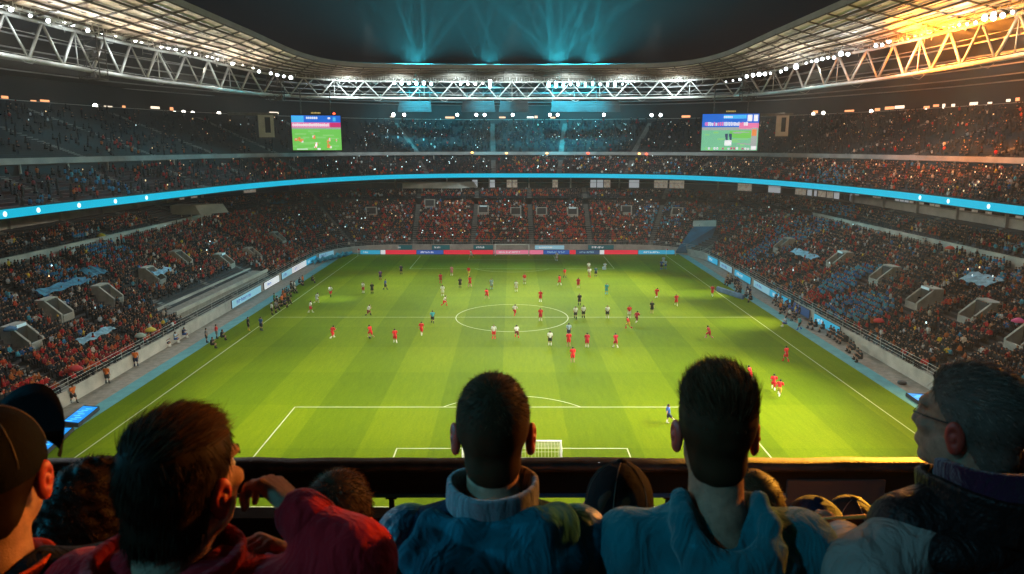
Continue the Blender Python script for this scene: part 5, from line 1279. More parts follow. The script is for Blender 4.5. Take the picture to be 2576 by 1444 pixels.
# phone screens and torches glinting in the stands
M_ph = mat('phone light', (.8, .9, 1), .4, emit=(.7, .95, 1), estr=2.2); M_ph2 = mat('phone light warm', (1, .8, .5), .4, emit=(1, .6, .3), estr=1.8)
mb = MB()
def phone(p, s, mi):
    a = p[3]; c = Vector(p[:3]) + Vector((-math.sin(a) * .35, math.cos(a) * .35, 1.25 if p[4] != 'up' else 1.6)); t = Vector((math.cos(a), math.sin(a), 0)) * s * .5
    mb.quad(c - t, c + t, c + t + Vector((0, 0, s)), c - t + Vector((0, 0, s)), mi)
for p in upp_p:
    if abs(p[0]) < 45 and rs.random() < .045: phone(p, rs.uniform(.08, .18), 0)
    elif p[0] > 45 and rs.random() < .025: phone(p, rs.uniform(.12, .24), 1)
    elif p[0] < -45 and rs.random() < .03: phone(p, rs.uniform(.14, .24), rs.choice((0, 1)))
for p in midp:
    if rs.random() < .05: phone(p, rs.uniform(.14, .24), 0 if abs(p[0]) < 45 else 1)
for p in rest:
    if rs.random() < (.02 if abs(p[0]) < 42 else .008): phone(p, rs.uniform(.14, .22), rs.choice((0, 0, 1)))
tag(mb.build('phone_screens', [M_ph, M_ph2]), 'tiny glints of phone screens held up all over the stands', 'phone screens', kind='stuff')
# flags and banners held over the rows, coloured umbrellas
M_fl = mat('fan flag', (.03, .18, .30), .7, var=.5, vscale=1.5); M_fl2 = mat('fan flag pale', (.22, .40, .52), .7, var=.4, vscale=1.5)
def fan_banner(px, py, w, h, m, label):
    q = on_lower(px, py)
    if q is None: return
    p, i, d = q; n = Vector((*NW[i], 0)); t = Vector((-n.y, n.x, 0)); root = empty('fan_banner', (p.x, p.y, A_Z0 + A_S * d)); tag(root, label, 'banner', 'cloth banners over the rows')
    nx, ny = 10, 5; V = []; F = []
    for a in range(nx + 1):
        for b in range(ny + 1):
            u = (a / nx - .5) * w; v = b / ny * h; V.append(t * u + n * v + Vector((0, 0, 1.15 + A_S * v + .12 * math.sin(a * 1.7 + b) + .08 * math.sin(b * 2.3))))
    for a in range(nx):
        for b in range(ny): F.append((a * (ny + 1) + b, (a + 1) * (ny + 1) + b, (a + 1) * (ny + 1) + b + 1, a * (ny + 1) + b + 1))
    k = len(V); MB().add(V + [v - Vector((0, 0, .03)) for v in V], F + [tuple(k + j for j in f[::-1]) for f in F]).build('cloth', m, root)
for (x, y, w, h, m, lab) in ((178, 748, 9, 1.2, M_fl, 'blue cloth banner curving over the left rows'), (255, 712, 3.5, 2, M_fl, 'small blue banner in the left upper rows'), (705, 525, 4.5, 2.2, M_fl, 'blue banner at the back of the far left corner'), (420, 706, 5, 1, M_fl2, 'pale blue banner by the long walled stair entrance'), (2010, 660, 9, 1.4, M_fl2, 'pale blue banner under the portal with the pale front'), (2060, 548, 5, 1.6, M_fl, 'blue banner high in the right stand'), (2255, 575, 4.5, 1.6, M_fl, 'blue banner below the white ledge on the right'), (2520, 650, 3.2, 1.6, M_fl2, 'pale banner far up at the right edge'), (255, 872, 6, .9, M_fl2, 'pale blue strip banner in the lower left rows'), (2440, 735, 5, 2, M_fl2, 'pale blue cloth in the right upper rows')):
    fan_banner(x, y, w, h, m, lab)
def umbrella(px, py, col, name, side):
    q = on_lower(px, py)
    if q is None: return
    p, i, d = q; root = empty('umbrella', (p.x, p.y, A_Z0 + A_S * d)); tag(root, f'{name} umbrella {side}', 'umbrella', 'umbrellas in the stands')
    m = mat('umbrella ' + name, col, .6); r = .62
    MB().lathe((0, 0, 1.45), [(r, 0), (r * .86, .17), (r * .5, .34), (r * .12, .42), (.02, .44)], 10).build('canopy', m, root); MB().tube([(0, 0, .9), (0, 0, 1.98)], .015, 5).build('shaft', M_black, root)
for (x, y, c, n, s) in ((382, 863, (.75, .55, .05), 'yellow', 'over the lower left rows beside a pale one'), (357, 885, (.35, .42, .36), 'pale green', 'over the lower left rows beside the yellow one'), (204, 1030, (.55, .02, .02), 'red', 'low in the left rows near the blue crate'), (257, 620, (.7, .5, .03), 'golden', 'high in the left stand'), (2555, 848, (.75, .08, .25), 'pink', 'by the lowest right stair entrance'), (2207, 840, (.6, .015, .02), 'scarlet', 'over the dense right rows'), (32, 868, (.02, .13, .3), 'dark blue', 'at the far left edge of the rows'), (2385, 655, (.65, .06, .02), 'orange red', 'under the white railing on the right')):
    umbrella(x, y, c, n, s)
# ------------------------------------------------------------------ near terrace and rail
M_floor = mat('near terrace concrete', (.05, .048, .046), .85, var=.3, vscale=3)
mb = MB()
mb.box((0, .2, 20.9), (14, 2.4, 2.0)); mb.box((0, 1.53 + .31, 20.44), (14, .88, 1.98 + .02)); mb.box((0, 2.72, 20.2), (14, .876, 1.8))
tag(mb.build('near_terrace', M_floor), kind='structure')
# balcony: rail beam with a dark panel under it, slim posts, solid parapet below
M_rail = mat('rail cap', (.034, .031, .030), .5, var=.5, vscale=14, bump=.3, bscale=80); M_panel = mat('rail panel', (.008, .008, .009), .7, spec=.08, var=.3, vscale=3); M_bstrip = mat('rail blue strip', (.01, .08, .20), .4)
M_notice = mat('notice grey', (.06, .055, .056), .6)
yR = 2.93
root = empty('balcony_rail', (0, yR, 21.1)); tag(root, 'dark front rail with worn brown cap, orange lit at its right end', 'rail')
mb = MB(); n = 60; rs = random.Random(8)
V = []; F = []
for i in range(n + 1):
    x = -5 + 10 * i / n; j = rs.uniform(-.004, .004)
    for (y, z) in ((-.045, 1.165), (-.05, 1.185), (-.03, 1.20 + j), (.03, 1.20 + j), (.05, 1.185), (.045, 1.165)): V.append((x, y, z))
for i in range(n):
    for k in range(6): F.append((i * 6 + k, i * 6 + (k + 1) % 6, (i + 1) * 6 + (k + 1) % 6, (i + 1) * 6 + k))
F += [(5, 4, 3, 2, 1, 0), tuple(n * 6 + k for k in range(6))]
MB().add(V, F, 0, True).build('cap', M_rail, root)
MB().box((0, .0, 1.105), (10, .03, .115)).build('panel', M_panel, root)
MB().box((0, -.005, 1.037), (10, .034, .018)).build('trim_strip', M_bstrip, root)
for px in (985, 60, 2480, 1680):
    x = ray(px, 1260).x / ray(px, 1260).y * yR; MB().box((x, .0, .98), (.022, .022, .10)).box((x, 0, 1.022), (.05, .03, .012)).build('post', M_panel, root)
MB().box((0, .02, .47), (10, .10, .92)).build('parapet', M_panel, root)
x0, x1 = ray(1970, 1240).x / ray(1970, 1240).y * yR, ray(2213, 1240).x / ray(2213, 1240).y * yR
MB().box(((x0 + x1) / 2, -.03, 1.05), (x1 - x0, .012, .14)).build('notice_plate', M_notice, root)

# ------------------------------------------------------------------ people in front: implicit bodies
def ugrid(P, lo, h, prims, k, far=.08):
    d = np.full(P.shape[:3], far, np.float32)
    for p in prims:
        kk = k
        q0, q1 = bounds([p], far)
        a = np.maximum(np.floor((q0 - lo) / h).astype(int), 0); b = np.minimum(np.ceil((q1 - lo) / h).astype(int) + 1, P.shape[:3])
        if (b <= a).any(): continue
        s = tuple(slice(i, j) for i, j in zip(a, b)); S = P[s]
        if p[0] == 'c': q = s_cap(S, *p[1:5])
        elif p[0] == 'e': q = s_ell(S, *p[1:])
        else: q = s_box(S, *p[1:])
        d[s] = smin(d[s], q.astype(np.float32), kk)
    return d
def blob(name, prims, h, k, m, parent, fold=0, ff=28, seed=1, cut=None, shade=True, mi=None, zmin=None):
    lo, hi = bounds(prims, h * 3 + fold * 1.5)
    if zmin is not None: lo[2] = max(lo[2], zmin)
    def fn(P):
        d = ugrid(P, lo, h, prims, k)
        if fold: d = d + fold * wob(P, ff, seed) * (np.abs(d) < .07)
        if cut is not None: d = cut(P, d)
        return d
    V, F = surface_nets(fn, lo, hi, h)
    return obj_from_np(name, V, F, m, parent, shade, None if mi is None else mi(V[F].mean(1)))
M_hskin = mat('front skin', (.36, .185, .115), .62, sss=.08, var=.22, vscale=55, bump=.3, bscale=330, spec=.3)
M_ear = mat('ear skin backlit red', (.50, .07, .045), .5, sss=.4)  # red of light shining through the ear is put into its colour
def hairmats(name, c):
    return [mat(name + s, tuple(v * f for v in c), (.6), spec=.07) for s, f in ((' a', .5), (' b', 1), (' c', 1.7))]
H_DARK = hairmats('hair dark brown', (.095, .047, .023)); H_BRN = hairmats('hair brown', (.085, .040, .018)); H_GREY = hairmats('hair grey brown', (.27, .215, .17)); H_BLK = hairmats('hair black', (.040, .021, .012))
def rotm(yaw, pit=0, roll=0): return np.array(Matrix.Rotation(R(yaw), 3, 'Z') @ Matrix.Rotation(R(pit), 3, 'X') @ Matrix.Rotation(R(roll), 3, 'Y'))
def hd_prims(c, M, nose=1.0):
    T = lambda *q: tuple(np.array(c) + M @ np.array(q)); e = lambda q, r: ('e', T(*q), r, M)
    pr = [e((0, -.012, .030), (.077, .098, .092)), e((0, .030, -.045), (.060, .068, .082)), e((0, .012, -.06), (.062, .06, .06)), e((0, .078, -.102), (.024, .02, .02)), e((0, .080, .030), (.052, .022, .014)),
          ('c', T(0, .090, .016), T(0, .108, -.024), .0095, .0125), e((0, .094, -.034), (.018, .013, .010)), e((.038, .072, -.018), (.022, .022, .02)), e((-.038, .072, -.018), (.022, .022, .02)),
          e((0, .094, -.062), (.024, .012, .008)), e((0, .092, -.074), (.021, .012, .009))]
    return pr
def ear_mesh(c, M, s, parent):
    T = lambda *q: tuple(np.array(c) + M @ np.array(q))
    Me = M @ np.array(Matrix.Rotation(s * R(-24), 3, 'Z') @ Matrix.Rotation(R(-10), 3, 'X'))
    cc = np.array(T(s * .083, -.004, -.012)); lo = cc - .055; hi = cc + .055; h = .0026
    def fn(P):
        d = s_ell(P, tuple(cc), (.011, .019, .034), Me); q = (P - cc.astype(np.float32)) @ Me.astype(np.float32)
        lobe = s_ell(P, tuple(cc + Me @ np.array((0, .004, -.028))), (.008, .011, .012), Me); d = smin(d, lobe, .008)
        dent = s_ell(P, tuple(cc + Me @ np.array((s * .012, .003, .002))), (.009, .010, .020), Me); d = smax(d, -dent, .004)
        rim = s_ell(P, tuple(cc + Me @ np.array((s * .002, .003, -.002))), (.009, .007, .010), Me); return smin(d, rim, .004)
    V, F = surface_nets(fn, lo, hi, h); return obj_from_np('ear', V, F, M_ear, parent)
def hair_region(q, off_, front=.0, nape=0.0):
    return .78 * q[..., 1] - .62 * q[..., 2] - off_
def scalp_mesh(c, M, thick, m, parent, off_=.008, top=0.0, back=0.0, curly=0.0, h=.0055, seed=1, zc=None):
    c = np.array(c)
    lo, hi = c - .21, c + .21
    def fn(P):
        q = (P - c.astype(np.float32)) @ M.astype(np.float32)
        zz = np.clip((q[..., 2] - .02) / .09, 0, 1); bb = np.clip((-q[..., 1] - .0) / .10, 0, 1)
        t = thick + top * zz * np.clip(1 - (q[..., 0] / .100) ** 2, 0, 1) + back * bb * np.clip((.06 - q[..., 2]) / .12, 0, 1)
        r = np.stack([.077 + 0 * t, .098 + 0 * t, .092 + 0 * t], -1)
        k0 = np.linalg.norm((q - np.array((0, -.012, .030), np.float32)) / r, axis=-1); k1 = np.linalg.norm((q - np.array((0, -.012, .030), np.float32)) / (r * r), axis=-1)
        d = k0 * (k0 - 1) / np.maximum(k1, 1e-5) - t
        nk = s_ell(q, (0, -.035, -.055), (.062 + back, .062 + back, .060)); d = smin(d, nk, .02)
        if curly: d = d + curly * wob(P, 190, seed, 7)
        else: d = d + .0022 * wob(P, 120, seed, 5)
        g = hair_region(q, off_) + .0035 * wob(P, 150, seed + 9, 6)
        return smax(d, g, .006)
    V, F = surface_nets(fn, lo, hi, h); return obj_from_np('hair', V, F, m[0], parent), V, F
def strands(c, M, V, F, n, length, mats, parent, lift=.5, flow=(0, -.3, -1), jit=.35, w=.0011, seed=1, region=None, name='hair_strands', seg=4, curl=0.0):
    rg = np.random.RandomState(seed); tri = V[F].mean(1); e1 = V[F[:, 1]] - V[F[:, 0]]; e2 = V[F[:, 2]] - V[F[:, 0]]; nr = np.cross(e1, e2); nr /= np.linalg.norm(nr, axis=1)[:, None] + 1e-9
    q = (tri - np.array(c)) @ M; rad = (q - np.array((0, -.012, .03)))
    out = np.sign((nr * (rad @ M.T)).sum(1)); nr *= out[:, None]
    ok = np.ones(len(F), bool) if region is None else region(q)
    ok &= (rad / np.array((.077, .098, .092)) ** 1).__pow__(2).sum(1) > .9
    ids = np.nonzero(ok)[0]; sel = ids[rg.randint(0, len(ids), n)]
    a = V[F[sel, 0]]; b = V[F[sel, 1]]; cc = V[F[sel, 2]]; u = rg.rand(n, 1); v = rg.rand(n, 1); root_ = a + (b - a) * u + (cc - b) * v * u
    N = nr[sel]; qs = q[sel]
    fl = np.array([flow(p) if callable(flow) else flow for p in qs]) @ M.T
    tang = fl - N * (fl * N).sum(1)[:, None]; tang /= np.linalg.norm(tang, axis=1)[:, None] + 1e-6
    D = tang + N * lift + rg.normal(0, jit, (n, 3)); D /= np.linalg.norm(D, axis=1)[:, None]
    ln = (np.array([length(p) for p in qs]) if callable(length) else np.full(n, length)) * rg.uniform(.6, 1.15, n)
    side = np.cross(D, rg.normal(size=(n, 3))); side /= np.linalg.norm(side, axis=1)[:, None]
    pts = []; p = root_ - N * .003; d = D.copy(); ph = rg.uniform(0, 6.28, n)
    for k in range(seg):
        ww = w * (1 - k / (seg - 1) * .85); pts.append(p - side * ww); pts.append(p + side * ww)
        p = p + d * (ln / (seg - 1))[:, None] + (np.cross(d, side) * np.sin(ph + k * 2.2)[:, None] + side * np.cos(ph + k * 2.2)[:, None]) * curl
        d = d * .8 + tang * .25 + np.array((0, 0, -.04)); d /= np.linalg.norm(d, axis=1)[:, None]
    A = np.stack(pts, 1).reshape(-1, 3); base = (np.arange(n) * 2 * seg)[:, None]
    Fq = np.concatenate([base + np.array((2 * k, 2 * k + 1, 2 * k + 3, 2 * k + 2)) for k in range(seg - 1)], 1).reshape(-1, 4)
    mi = np.repeat(rg.choice(3, n, p=(.35, .45, .2)), seg - 1)
    return obj_from_np(name, A, Fq, mats, parent, True, mi)
def hand_prims(wr, d, nrm, curl=(.5, .6, .7), spread=.012, side=1, sc=1.0):
    y = np.array(d, float); y /= np.linalg.norm(y); nz = np.array(nrm, float); nz -= y * (nz @ y); nz /= np.linalg.norm(nz); x = np.cross(y, nz); wr = np.array(wr, float); pr = []
    for i, xo in enumerate((-.030, -.010, .010, .030)):
        k = wr + y * .082 * sc * (1 - .06 * abs(i - 1.3)) + x * xo * sc; pr.append(('c', tuple(wr + x * xo * .7 * sc), tuple(k), .0155 * sc, .0125 * sc))
        L = (.072, .080, .076, .060)[i] * sc; a = 0; p = k; r = .0092 * sc
        for j, fr in enumerate((.48, .30, .24)):
            a += curl[j] * (1 + .08 * (i - 1.5)); dd = y * math.cos(a) + nz * math.sin(a) + x * xo * .6 / .03 * .10; q = p + dd * L * fr; pr.append(('c', tuple(p), tuple(q), r, r * .9)); p = q; r *= .9
    p = wr + y * .02 * sc + x * side * .030 * sc; dd = y * .72 + x * side * .55 + nz * .42; q = p + dd * .045 * sc; pr.append(('c', tuple(p), tuple(q), .014 * sc, .011 * sc)); pr.append(('c', tuple(q), tuple(q + (y * .85 + nz * .5) * .038 * sc), .0105 * sc, .0085 * sc))
    return pr
def face_pts(c, M, parent, glasses=False):
    T = lambda *q: np.array(c) + M @ np.array(q)
    for s in (-1, 1):
        mb = MB(); mb.lathe(tuple(T(s * .031, .077, .006)), [(.002, .0115), (.008, .008), (.0115, 0), (.008, -.008), (.002, -.0115)], 10, M=Matrix(M.tolist()))
        mb.build('eye', M_eye, parent)
        mb = MB(); mb.tube([T(s * .014, .100, .026), T(s * .032, .098, .032), T(s * .05, .084, .026)], [.003, .004, .002], 5); mb.build('eyebrow', H_DARK[0], parent)
    if glasses:
        mb = MB()
        for s in (-1, 1):
            mb.tube([T(s * .086, -.005, .012), T(s * .074, .05, .012), T(s * .056, .099, .010)], .0014, 5)
            mb.tube([T(s * (.034 + .022 * math.cos(w)), .104, .004 + .015 * math.sin(w)) for w in np.linspace(0, 2 * math.pi, 13)], .0013, 4)
        mb.tube([T(-.012, .106, .006), T(.012, .106, .006)], .0013, 4); mb.build('glasses', M_black, parent)
M_eye = mat('eye', (.6, .58, .55), .2)
def cloth_mat(name, c, rough=.85, bump=.35, bs=420, sheen=0, var=.2, fold=.6, fs=9): return mat(name, c, rough, var=var, vscale=9, bump=bump, bscale=bs, sheen=sheen, spec=.10, fold=fold, fscale=fs)
class Front:
    """A person seen close: head at a picture point and depth, turned by yaw (degrees, + = to the left)."""
    def __init__(s, px, py, d, yaw, label, pit=0, roll=0, byaw=None, floor=21.45, neck=.165, sc=1.0):
        s.c = np.array(at_depth(px, py, d)); s.M = rotm(yaw, pit, roll); s.B = rotm(yaw * .6 if byaw is None else byaw)
        s.N = s.c + s.M @ np.array((0, -.025, -.07)) + s.B @ np.array((0, -.015, -(neck - .07))); s.floor = floor
        s.root = empty('person', (0, 0, 0)); s.neck = neck
        tag(s.root, label, 'person', None); s.arms = {}
    def b(s, *q): return tuple(s.N + s.B @ np.array(q))
    def arm(s, side, el=None, ha=None):
        k = 1 if side == 'r' else -1
        s.arms[side] = (np.array(s.b(k * .185, 0, -.075)), np.array(el if el is not None else s.b(k * .25, -.03, -.36)), np.array(ha if ha is not None else s.b(k * .20, .20, -.52)))
    def body(s, hands=(), h=.0062, ears=True, face=True, glasses=False, skin=None, head=True):
        for q in 'lr':
            if q not in s.arms: s.arms[q] = None
            if s.arms[q] is None: s.arm(q)
        pr = hd_prims(s.c, s.M) if head else []
        pr += [('c', tuple(s.c + s.M @ np.array((0, -.022, -.06))), s.b(0, -.005, -.02), .056, .060), ('c', s.b(0, -.01, 0), s.b(0, 0, -.15), .062, .11), ('c', s.b(-.15, 0, -.085), s.b(.15, 0, -.085), .05, .05), ('c', s.b(0, 0, -.15), s.b(0, 0, -.58), .12, .115)]
        for (sh, el, ha) in s.arms.values():
            pr += [('c', tuple(sh), tuple(el), .045, .038), ('c', tuple(el), tuple(ha), .038, .026)]
        for k in (-1, 1):
            hip = s.b(k * .09, 0, -.58); kn = (hip[0], hip[1] + .03, s.floor + .5); an = (hip[0], hip[1], s.floor + .09); pr += [('c', hip, kn, .085, .056), ('c', kn, an, .055, .04), ('c', an, (an[0], an[1] + .16, s.floor + .04), .045, .036)]
        hp = []
        for H_ in hands: hp += H_
        lo, hi = bounds(pr + hp, h * 3)
        def fn(P):
            d = ugrid(P, lo, h, pr, .012)
            for H_ in hands: d = smin(d, ugrid(P, lo, h, H_, .0032), .007)
            return d
        V, F = surface_nets(fn, lo, hi, h); s.bodyo = obj_from_np('body', V, F, skin or M_hskin, s.root)
        if ears:
            for k in (-1, 1): ear_mesh(s.c, s.M, k, s.root)
        if face: face_pts(s.c, s.M, s.root, glasses)
        return s
    def jacket(s, m, name='jacket', extra=(), fold=.006, ff=26, seed=1, big=1.0, h=.009, k=.035, sleeves=None, smat=None):
        pr = [('e', s.b(0, -.01, -.22), (.205 * big, .125 * big, .22), s.B), ('c', s.b(-.165 * big, -.005, -.085), s.b(.165 * big, -.005, -.085), .070, .070), ('c', s.b(-.05, -.012, -.03), s.b(-.16, 0, -.075), .062, .065), ('c', s.b(.05, -.012, -.03), s.b(.16, 0, -.075), .062, .065), ('e', s.b(0, 0, -.45), (.185 * big, .13 * big, .24), s.B), ('e', s.b(0, 0, -.62), (.18 * big, .135 * big, .12), s.B)] + list(extra)
        sl = []
        for (k_, (sh, el, ha)) in s.arms.items():
            w = ha + (el - ha) * .06; sl += [('c', tuple(sh), tuple(el), .072 * big, .058 * big), ('c', tuple(el), tuple(w), .058 * big, .042 * big)]
        cut_c = np.array(s.c + s.M @ np.array((0, -.02, -.06))); nb = np.array(s.b(0, 0, -.03))
        def cut(P, d):                                    # neck opening
            return smax(d, -s_cap(P, tuple(cut_c + np.array((0, 0, .1))), tuple(nb), .068, .066), .012)
        if sleeves is None: o = blob(name, pr + sl, h, k, m, s.root, fold, ff, seed, cut)
        else:
            o = blob(name, pr, h, k, m, s.root, fold, ff, seed, cut); q = blob('sleeve', sl[:2], h, .03, sleeves, s.root, fold, ff, seed + 1); blob('sleeve', sl[2:], h, .03, sleeves, s.root, fold, ff, seed + 2)
        tr = []
        for k2 in (-1, 1):
            hip = s.b(k2 * .09, 0, -.60); kn = (hip[0], hip[1] + .03, s.floor + .5); an = (hip[0], hip[1], s.floor + .12); tr += [('c', hip, kn, .115, .085), ('c', kn, an, .085, .07)]
        blob('trousers', tr, .022, .03, M_trous, s.root, .004, 30, seed); return s
    def path(s, name, pts, r, m, fold=.003, seed=3, h=.006, k=.02, ff=50):
        P = [s.b(*p) for p in pts]; rr = r if isinstance(r, (list, tuple)) else [r] * len(P)
        return blob(name, [('c', P[i], P[i + 1], rr[i], rr[i + 1]) for i in range(len(P) - 1)], h, k, m, s.root, fold, ff, seed)
    def collar(s, name, m, a, b, z0, z1, th=.006, flare=0.0, dip=.0, yc=-.02, tilt=0.0, seed=2, h=.0045, fold=.003):
        lo = np.array(s.b(0, 0, 0)) - .25; hi = lo + .5
        def fn(P):
            q = (P - s.N.astype(np.float32)) @ s.B.astype(np.float32); q = q + (fold * wob(P, 38, seed))[..., None]
            zz = q[..., 2]; t = np.clip((zz - z0) / (z1 - z0), 0, 1); g = 1 + flare * t
            x, y = q[..., 0] / (a * g), (q[..., 1] - yc) / (b * g); rho = np.sqrt(x * x + y * y); d = np.abs(rho - 1) * min(a, b) - th * (1.2 - .4 * t)
            top = z1 - dip * np.clip(y, 0, 1) + tilt * x + .004 * wob(P, 30, seed + 3); d = smax(d, zz - top, .006); return smax(d, z0 - zz, .006)
        V, F = surface_nets(fn, lo, hi, h); return obj_from_np(name, V, F, m, s.root)
    def part(s, name, prims, m, fold=.004, k=.03, h=.007, seed=4, ff=30, cut=None): return blob(name, prims, h, k, m, s.root, fold, ff, seed, cut)
    def hair(s, mats, thick=.007, off_=.008, top=0, back=0, curly=0, seed=1):
        o, V, F = scalp_mesh(s.c, s.M, thick, mats, s.root, off_, top, back, curly, seed=seed); s.hv = (V, F); return s
    def strands(s, mats, n, length, **k): strands(s.c, s.M, s.hv[0], s.hv[1], n, length, mats, s.root, **k); return s
M_trous = mat('dark trousers', (.012, .012, .015), .8)
down = lambda p: (p[0] * 1.5, -.25 if p[1] < .02 else .3, -1 + 2.2 * max(0, (p[2] - .06) / .06) * (-.2))
whorl = lambda p: (p[0] * 7, (p[1] + .05) * 7 + .25, -.25 - 5 * max(0, .09 - p[2]))
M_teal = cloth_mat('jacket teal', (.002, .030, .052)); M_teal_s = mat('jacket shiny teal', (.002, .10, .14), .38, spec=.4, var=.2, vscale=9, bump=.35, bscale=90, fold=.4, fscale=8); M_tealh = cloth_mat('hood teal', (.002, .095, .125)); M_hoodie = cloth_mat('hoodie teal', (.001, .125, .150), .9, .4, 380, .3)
M_redj = cloth_mat('jacket red', (.46, .007, .014), .75, .3, 300, .1); M_lining = cloth_mat('grey lining', (.15, .16, .17), .9, .4, 300, .4); M_darkj = cloth_mat('jacket black', (.010, .010, .011), .7); M_olive = cloth_mat('sleeve grey', (.27, .255, .225), .85); M_leather = mat('leather black', (.010, .010, .010), .5, spec=.3, bump=.5, bscale=120, fold=.5, fscale=9)
M_scarf = cloth_mat('scarf purple', (.045, .012, .04), .9, .5, 260, .3); M_orange = cloth_mat('collar orange', (.50, .055, .012)); M_gold = mat('gold patch', (.42, .24, .045), .45, var=.3, vscale=40); M_cap = cloth_mat('cap black', (.002, .002, .0024), .8, .3, 500, 0, .2, .1); M_capg = cloth_mat('cap charcoal', (.009, .0085, .0085), .85, .3, 500, 0, .2, .15); M_seam = mat('seam thread', (.13, .10, .075), .7); M_btn = mat('cap button red', (.5, .05, .03), .6); M_pipe = mat('piping pale', (.30, .28, .27), .6)
M_wpatch = mat('shoulder patch pale', (.42, .55, .60), .35, var=.4, vscale=60); M_bluej = cloth_mat('jacket blue grey', (.05, .10, .14)); M_navy = cloth_mat('beanie navy', (.006, .010, .022)); M_flesh2 = M_hskin

# 1. centre man with the big hood
p = Front(1240, 1086, 1.52, 0, 'short haired man with red lit ears in a big hooded teal jacket', floor=21.45, neck=.158)
p.arm('l', p.b(-.255, -.03, -.36), p.b(-.16, .2, -.50)); p.arm('r', p.b(.255, -.03, -.36), p.b(.16, .2, -.50))
p.body(h=.0062, hands=[hand_prims(p.b(-.16, .2, -.50), (.3, .6, -.4), (0, -.3, -1), side=1), hand_prims(p.b(.16, .2, -.50), (-.3, .6, -.4), (0, -.3, -1), side=-1)])
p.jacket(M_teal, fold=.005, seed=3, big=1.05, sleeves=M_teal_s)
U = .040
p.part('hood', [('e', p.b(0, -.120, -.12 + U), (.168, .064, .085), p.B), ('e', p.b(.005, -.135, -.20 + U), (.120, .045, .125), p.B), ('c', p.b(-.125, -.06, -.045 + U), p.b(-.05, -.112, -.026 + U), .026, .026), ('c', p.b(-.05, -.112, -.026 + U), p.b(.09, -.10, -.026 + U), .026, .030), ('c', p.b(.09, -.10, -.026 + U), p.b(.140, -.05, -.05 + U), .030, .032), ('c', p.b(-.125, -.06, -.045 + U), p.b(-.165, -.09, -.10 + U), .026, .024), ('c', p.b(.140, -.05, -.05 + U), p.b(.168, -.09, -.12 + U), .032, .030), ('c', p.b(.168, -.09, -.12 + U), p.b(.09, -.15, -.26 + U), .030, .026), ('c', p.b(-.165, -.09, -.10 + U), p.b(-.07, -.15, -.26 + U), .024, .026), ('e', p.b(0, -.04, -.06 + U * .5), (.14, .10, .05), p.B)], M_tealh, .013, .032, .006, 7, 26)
p.collar('hood_collar', M_lining, .090, .088, -.02 + U, .036 + U, .008, .02, .01, -.015)
p.path('piping', [(-.13, -.135, -.24), (-.17, -.130, -.32), (-.20, -.12, -.44)], .004, M_pipe, 0, 1, .003, .002); p.path('piping', [(.14, -.135, -.25), (.18, -.128, -.33), (.21, -.12, -.44)], .004, M_pipe, 0, 1, .003, .002)
def patches(p, side, m, n=5, seed=0):
    rs = random.Random(seed); k = 1 if side == 'r' else -1; sh, el, ha = p.arms[side]
    for i in range(n):
        t = .05 + .6 * i / n; c = sh + (el - sh) * t; up = p.B @ np.array((k * .55, -.55, .62)); up /= np.linalg.norm(up); c = c + up * (.073 - .014 * t)
        p.part('shoulder_stripe', [('e', tuple(c), (.027, .010, .003 + .002 * rs.random()), np.stack([np.cross(up, (el - sh) / np.linalg.norm(el - sh)), (el - sh) / np.linalg.norm(el - sh), up], 1))], m, .003, 0, .0035, i, 90)
patches(p, 'l', M_wpatch, 5, 1); patches(p, 'r', M_gold, 5, 2)  # yellow light on the right shoulder painted as gold stripes
p.hair(H_DARK, .003, .0095, .008, .0); p.strands(H_DARK, 15000, lambda q: .006 + .012 * max(0, min(1, (q[2] - .03) / .06)), lift=.55, flow=whorl, jit=.35, w=.0006)

# 2. young man with the quiff
p = Front(1800, 1082, 1.50, -6, 'young man with a swept up quiff and long neck in a bright teal hoodie', neck=.172, byaw=0)
p.arm('l', p.b(-.25, -.02, -.36), p.b(-.12, .22, -.48)); p.arm('r', p.b(.25, -.02, -.36), p.b(.14, .22, -.5))
p.body(hands=[hand_prims(p.b(-.12, .22, -.48), (.3, .6, -.3), (0, -.3, -1), side=1), hand_prims(p.b(.14, .22, -.5), (-.3, .6, -.4), (0, -.3, -1), side=-1)])
U = .034
hp = [(-.070, .05, -.02), (-.082, -.02, .012), (-.090, -.072, -.012), (-.066, -.112, -.055), (0, -.130, -.090), (.066, -.112, -.060), (.092, -.072, -.02), (.084, -.02, .008), (.072, .05, -.02)]; hr = [.010, .013, .017, .024, .028, .025, .019, .014, .010]
hx = [('c', p.b(*(np.array(hp[i]) + (0, 0, U))), p.b(*(np.array(hp[i + 1]) + (0, 0, U))), hr[i], hr[i + 1]) for i in range(8)]
hx += [('e', p.b(0, -.120, -.17 + U), (.135, .040, .11), p.B), ('c', p.b(.10, -.10, -.06 + U), p.b(.03, -.150, -.17 + U), .016, .020), ('c', p.b(-.10, -.10, -.05 + U), p.b(-.02, -.155, -.19 + U), .018, .020), ('c', p.b(.13, -.09, -.10 + U), p.b(.05, -.150, -.24 + U), .014, .016)]
p.jacket(M_hoodie, 'hoodie', extra=hx, fold=.011, ff=27, seed=11, big=1.05, h=.0075, k=.022)
p.hair(H_DARK, .003, .008, .026, .0); quiff = lambda q: (q[0] * 1.2 - .25, .55 + 1.0 * (q[1] > -.03), .9) if q[2] > .055 else (q[0] * 2, -.3, -1)
p.strands(H_DARK, 13000, lambda q: .007 + .036 * max(0, min(1, (q[2] - .045) / .04)), lift=.38, flow=quiff, jit=.22, w=.0007, seg=5)
p.strands(H_BRN, 1800, .032, lift=.5, flow=quiff, jit=.18, w=.0007, seg=5, region=lambda q: q[:, 2] > .07, seed=5, name='hair_tuft')

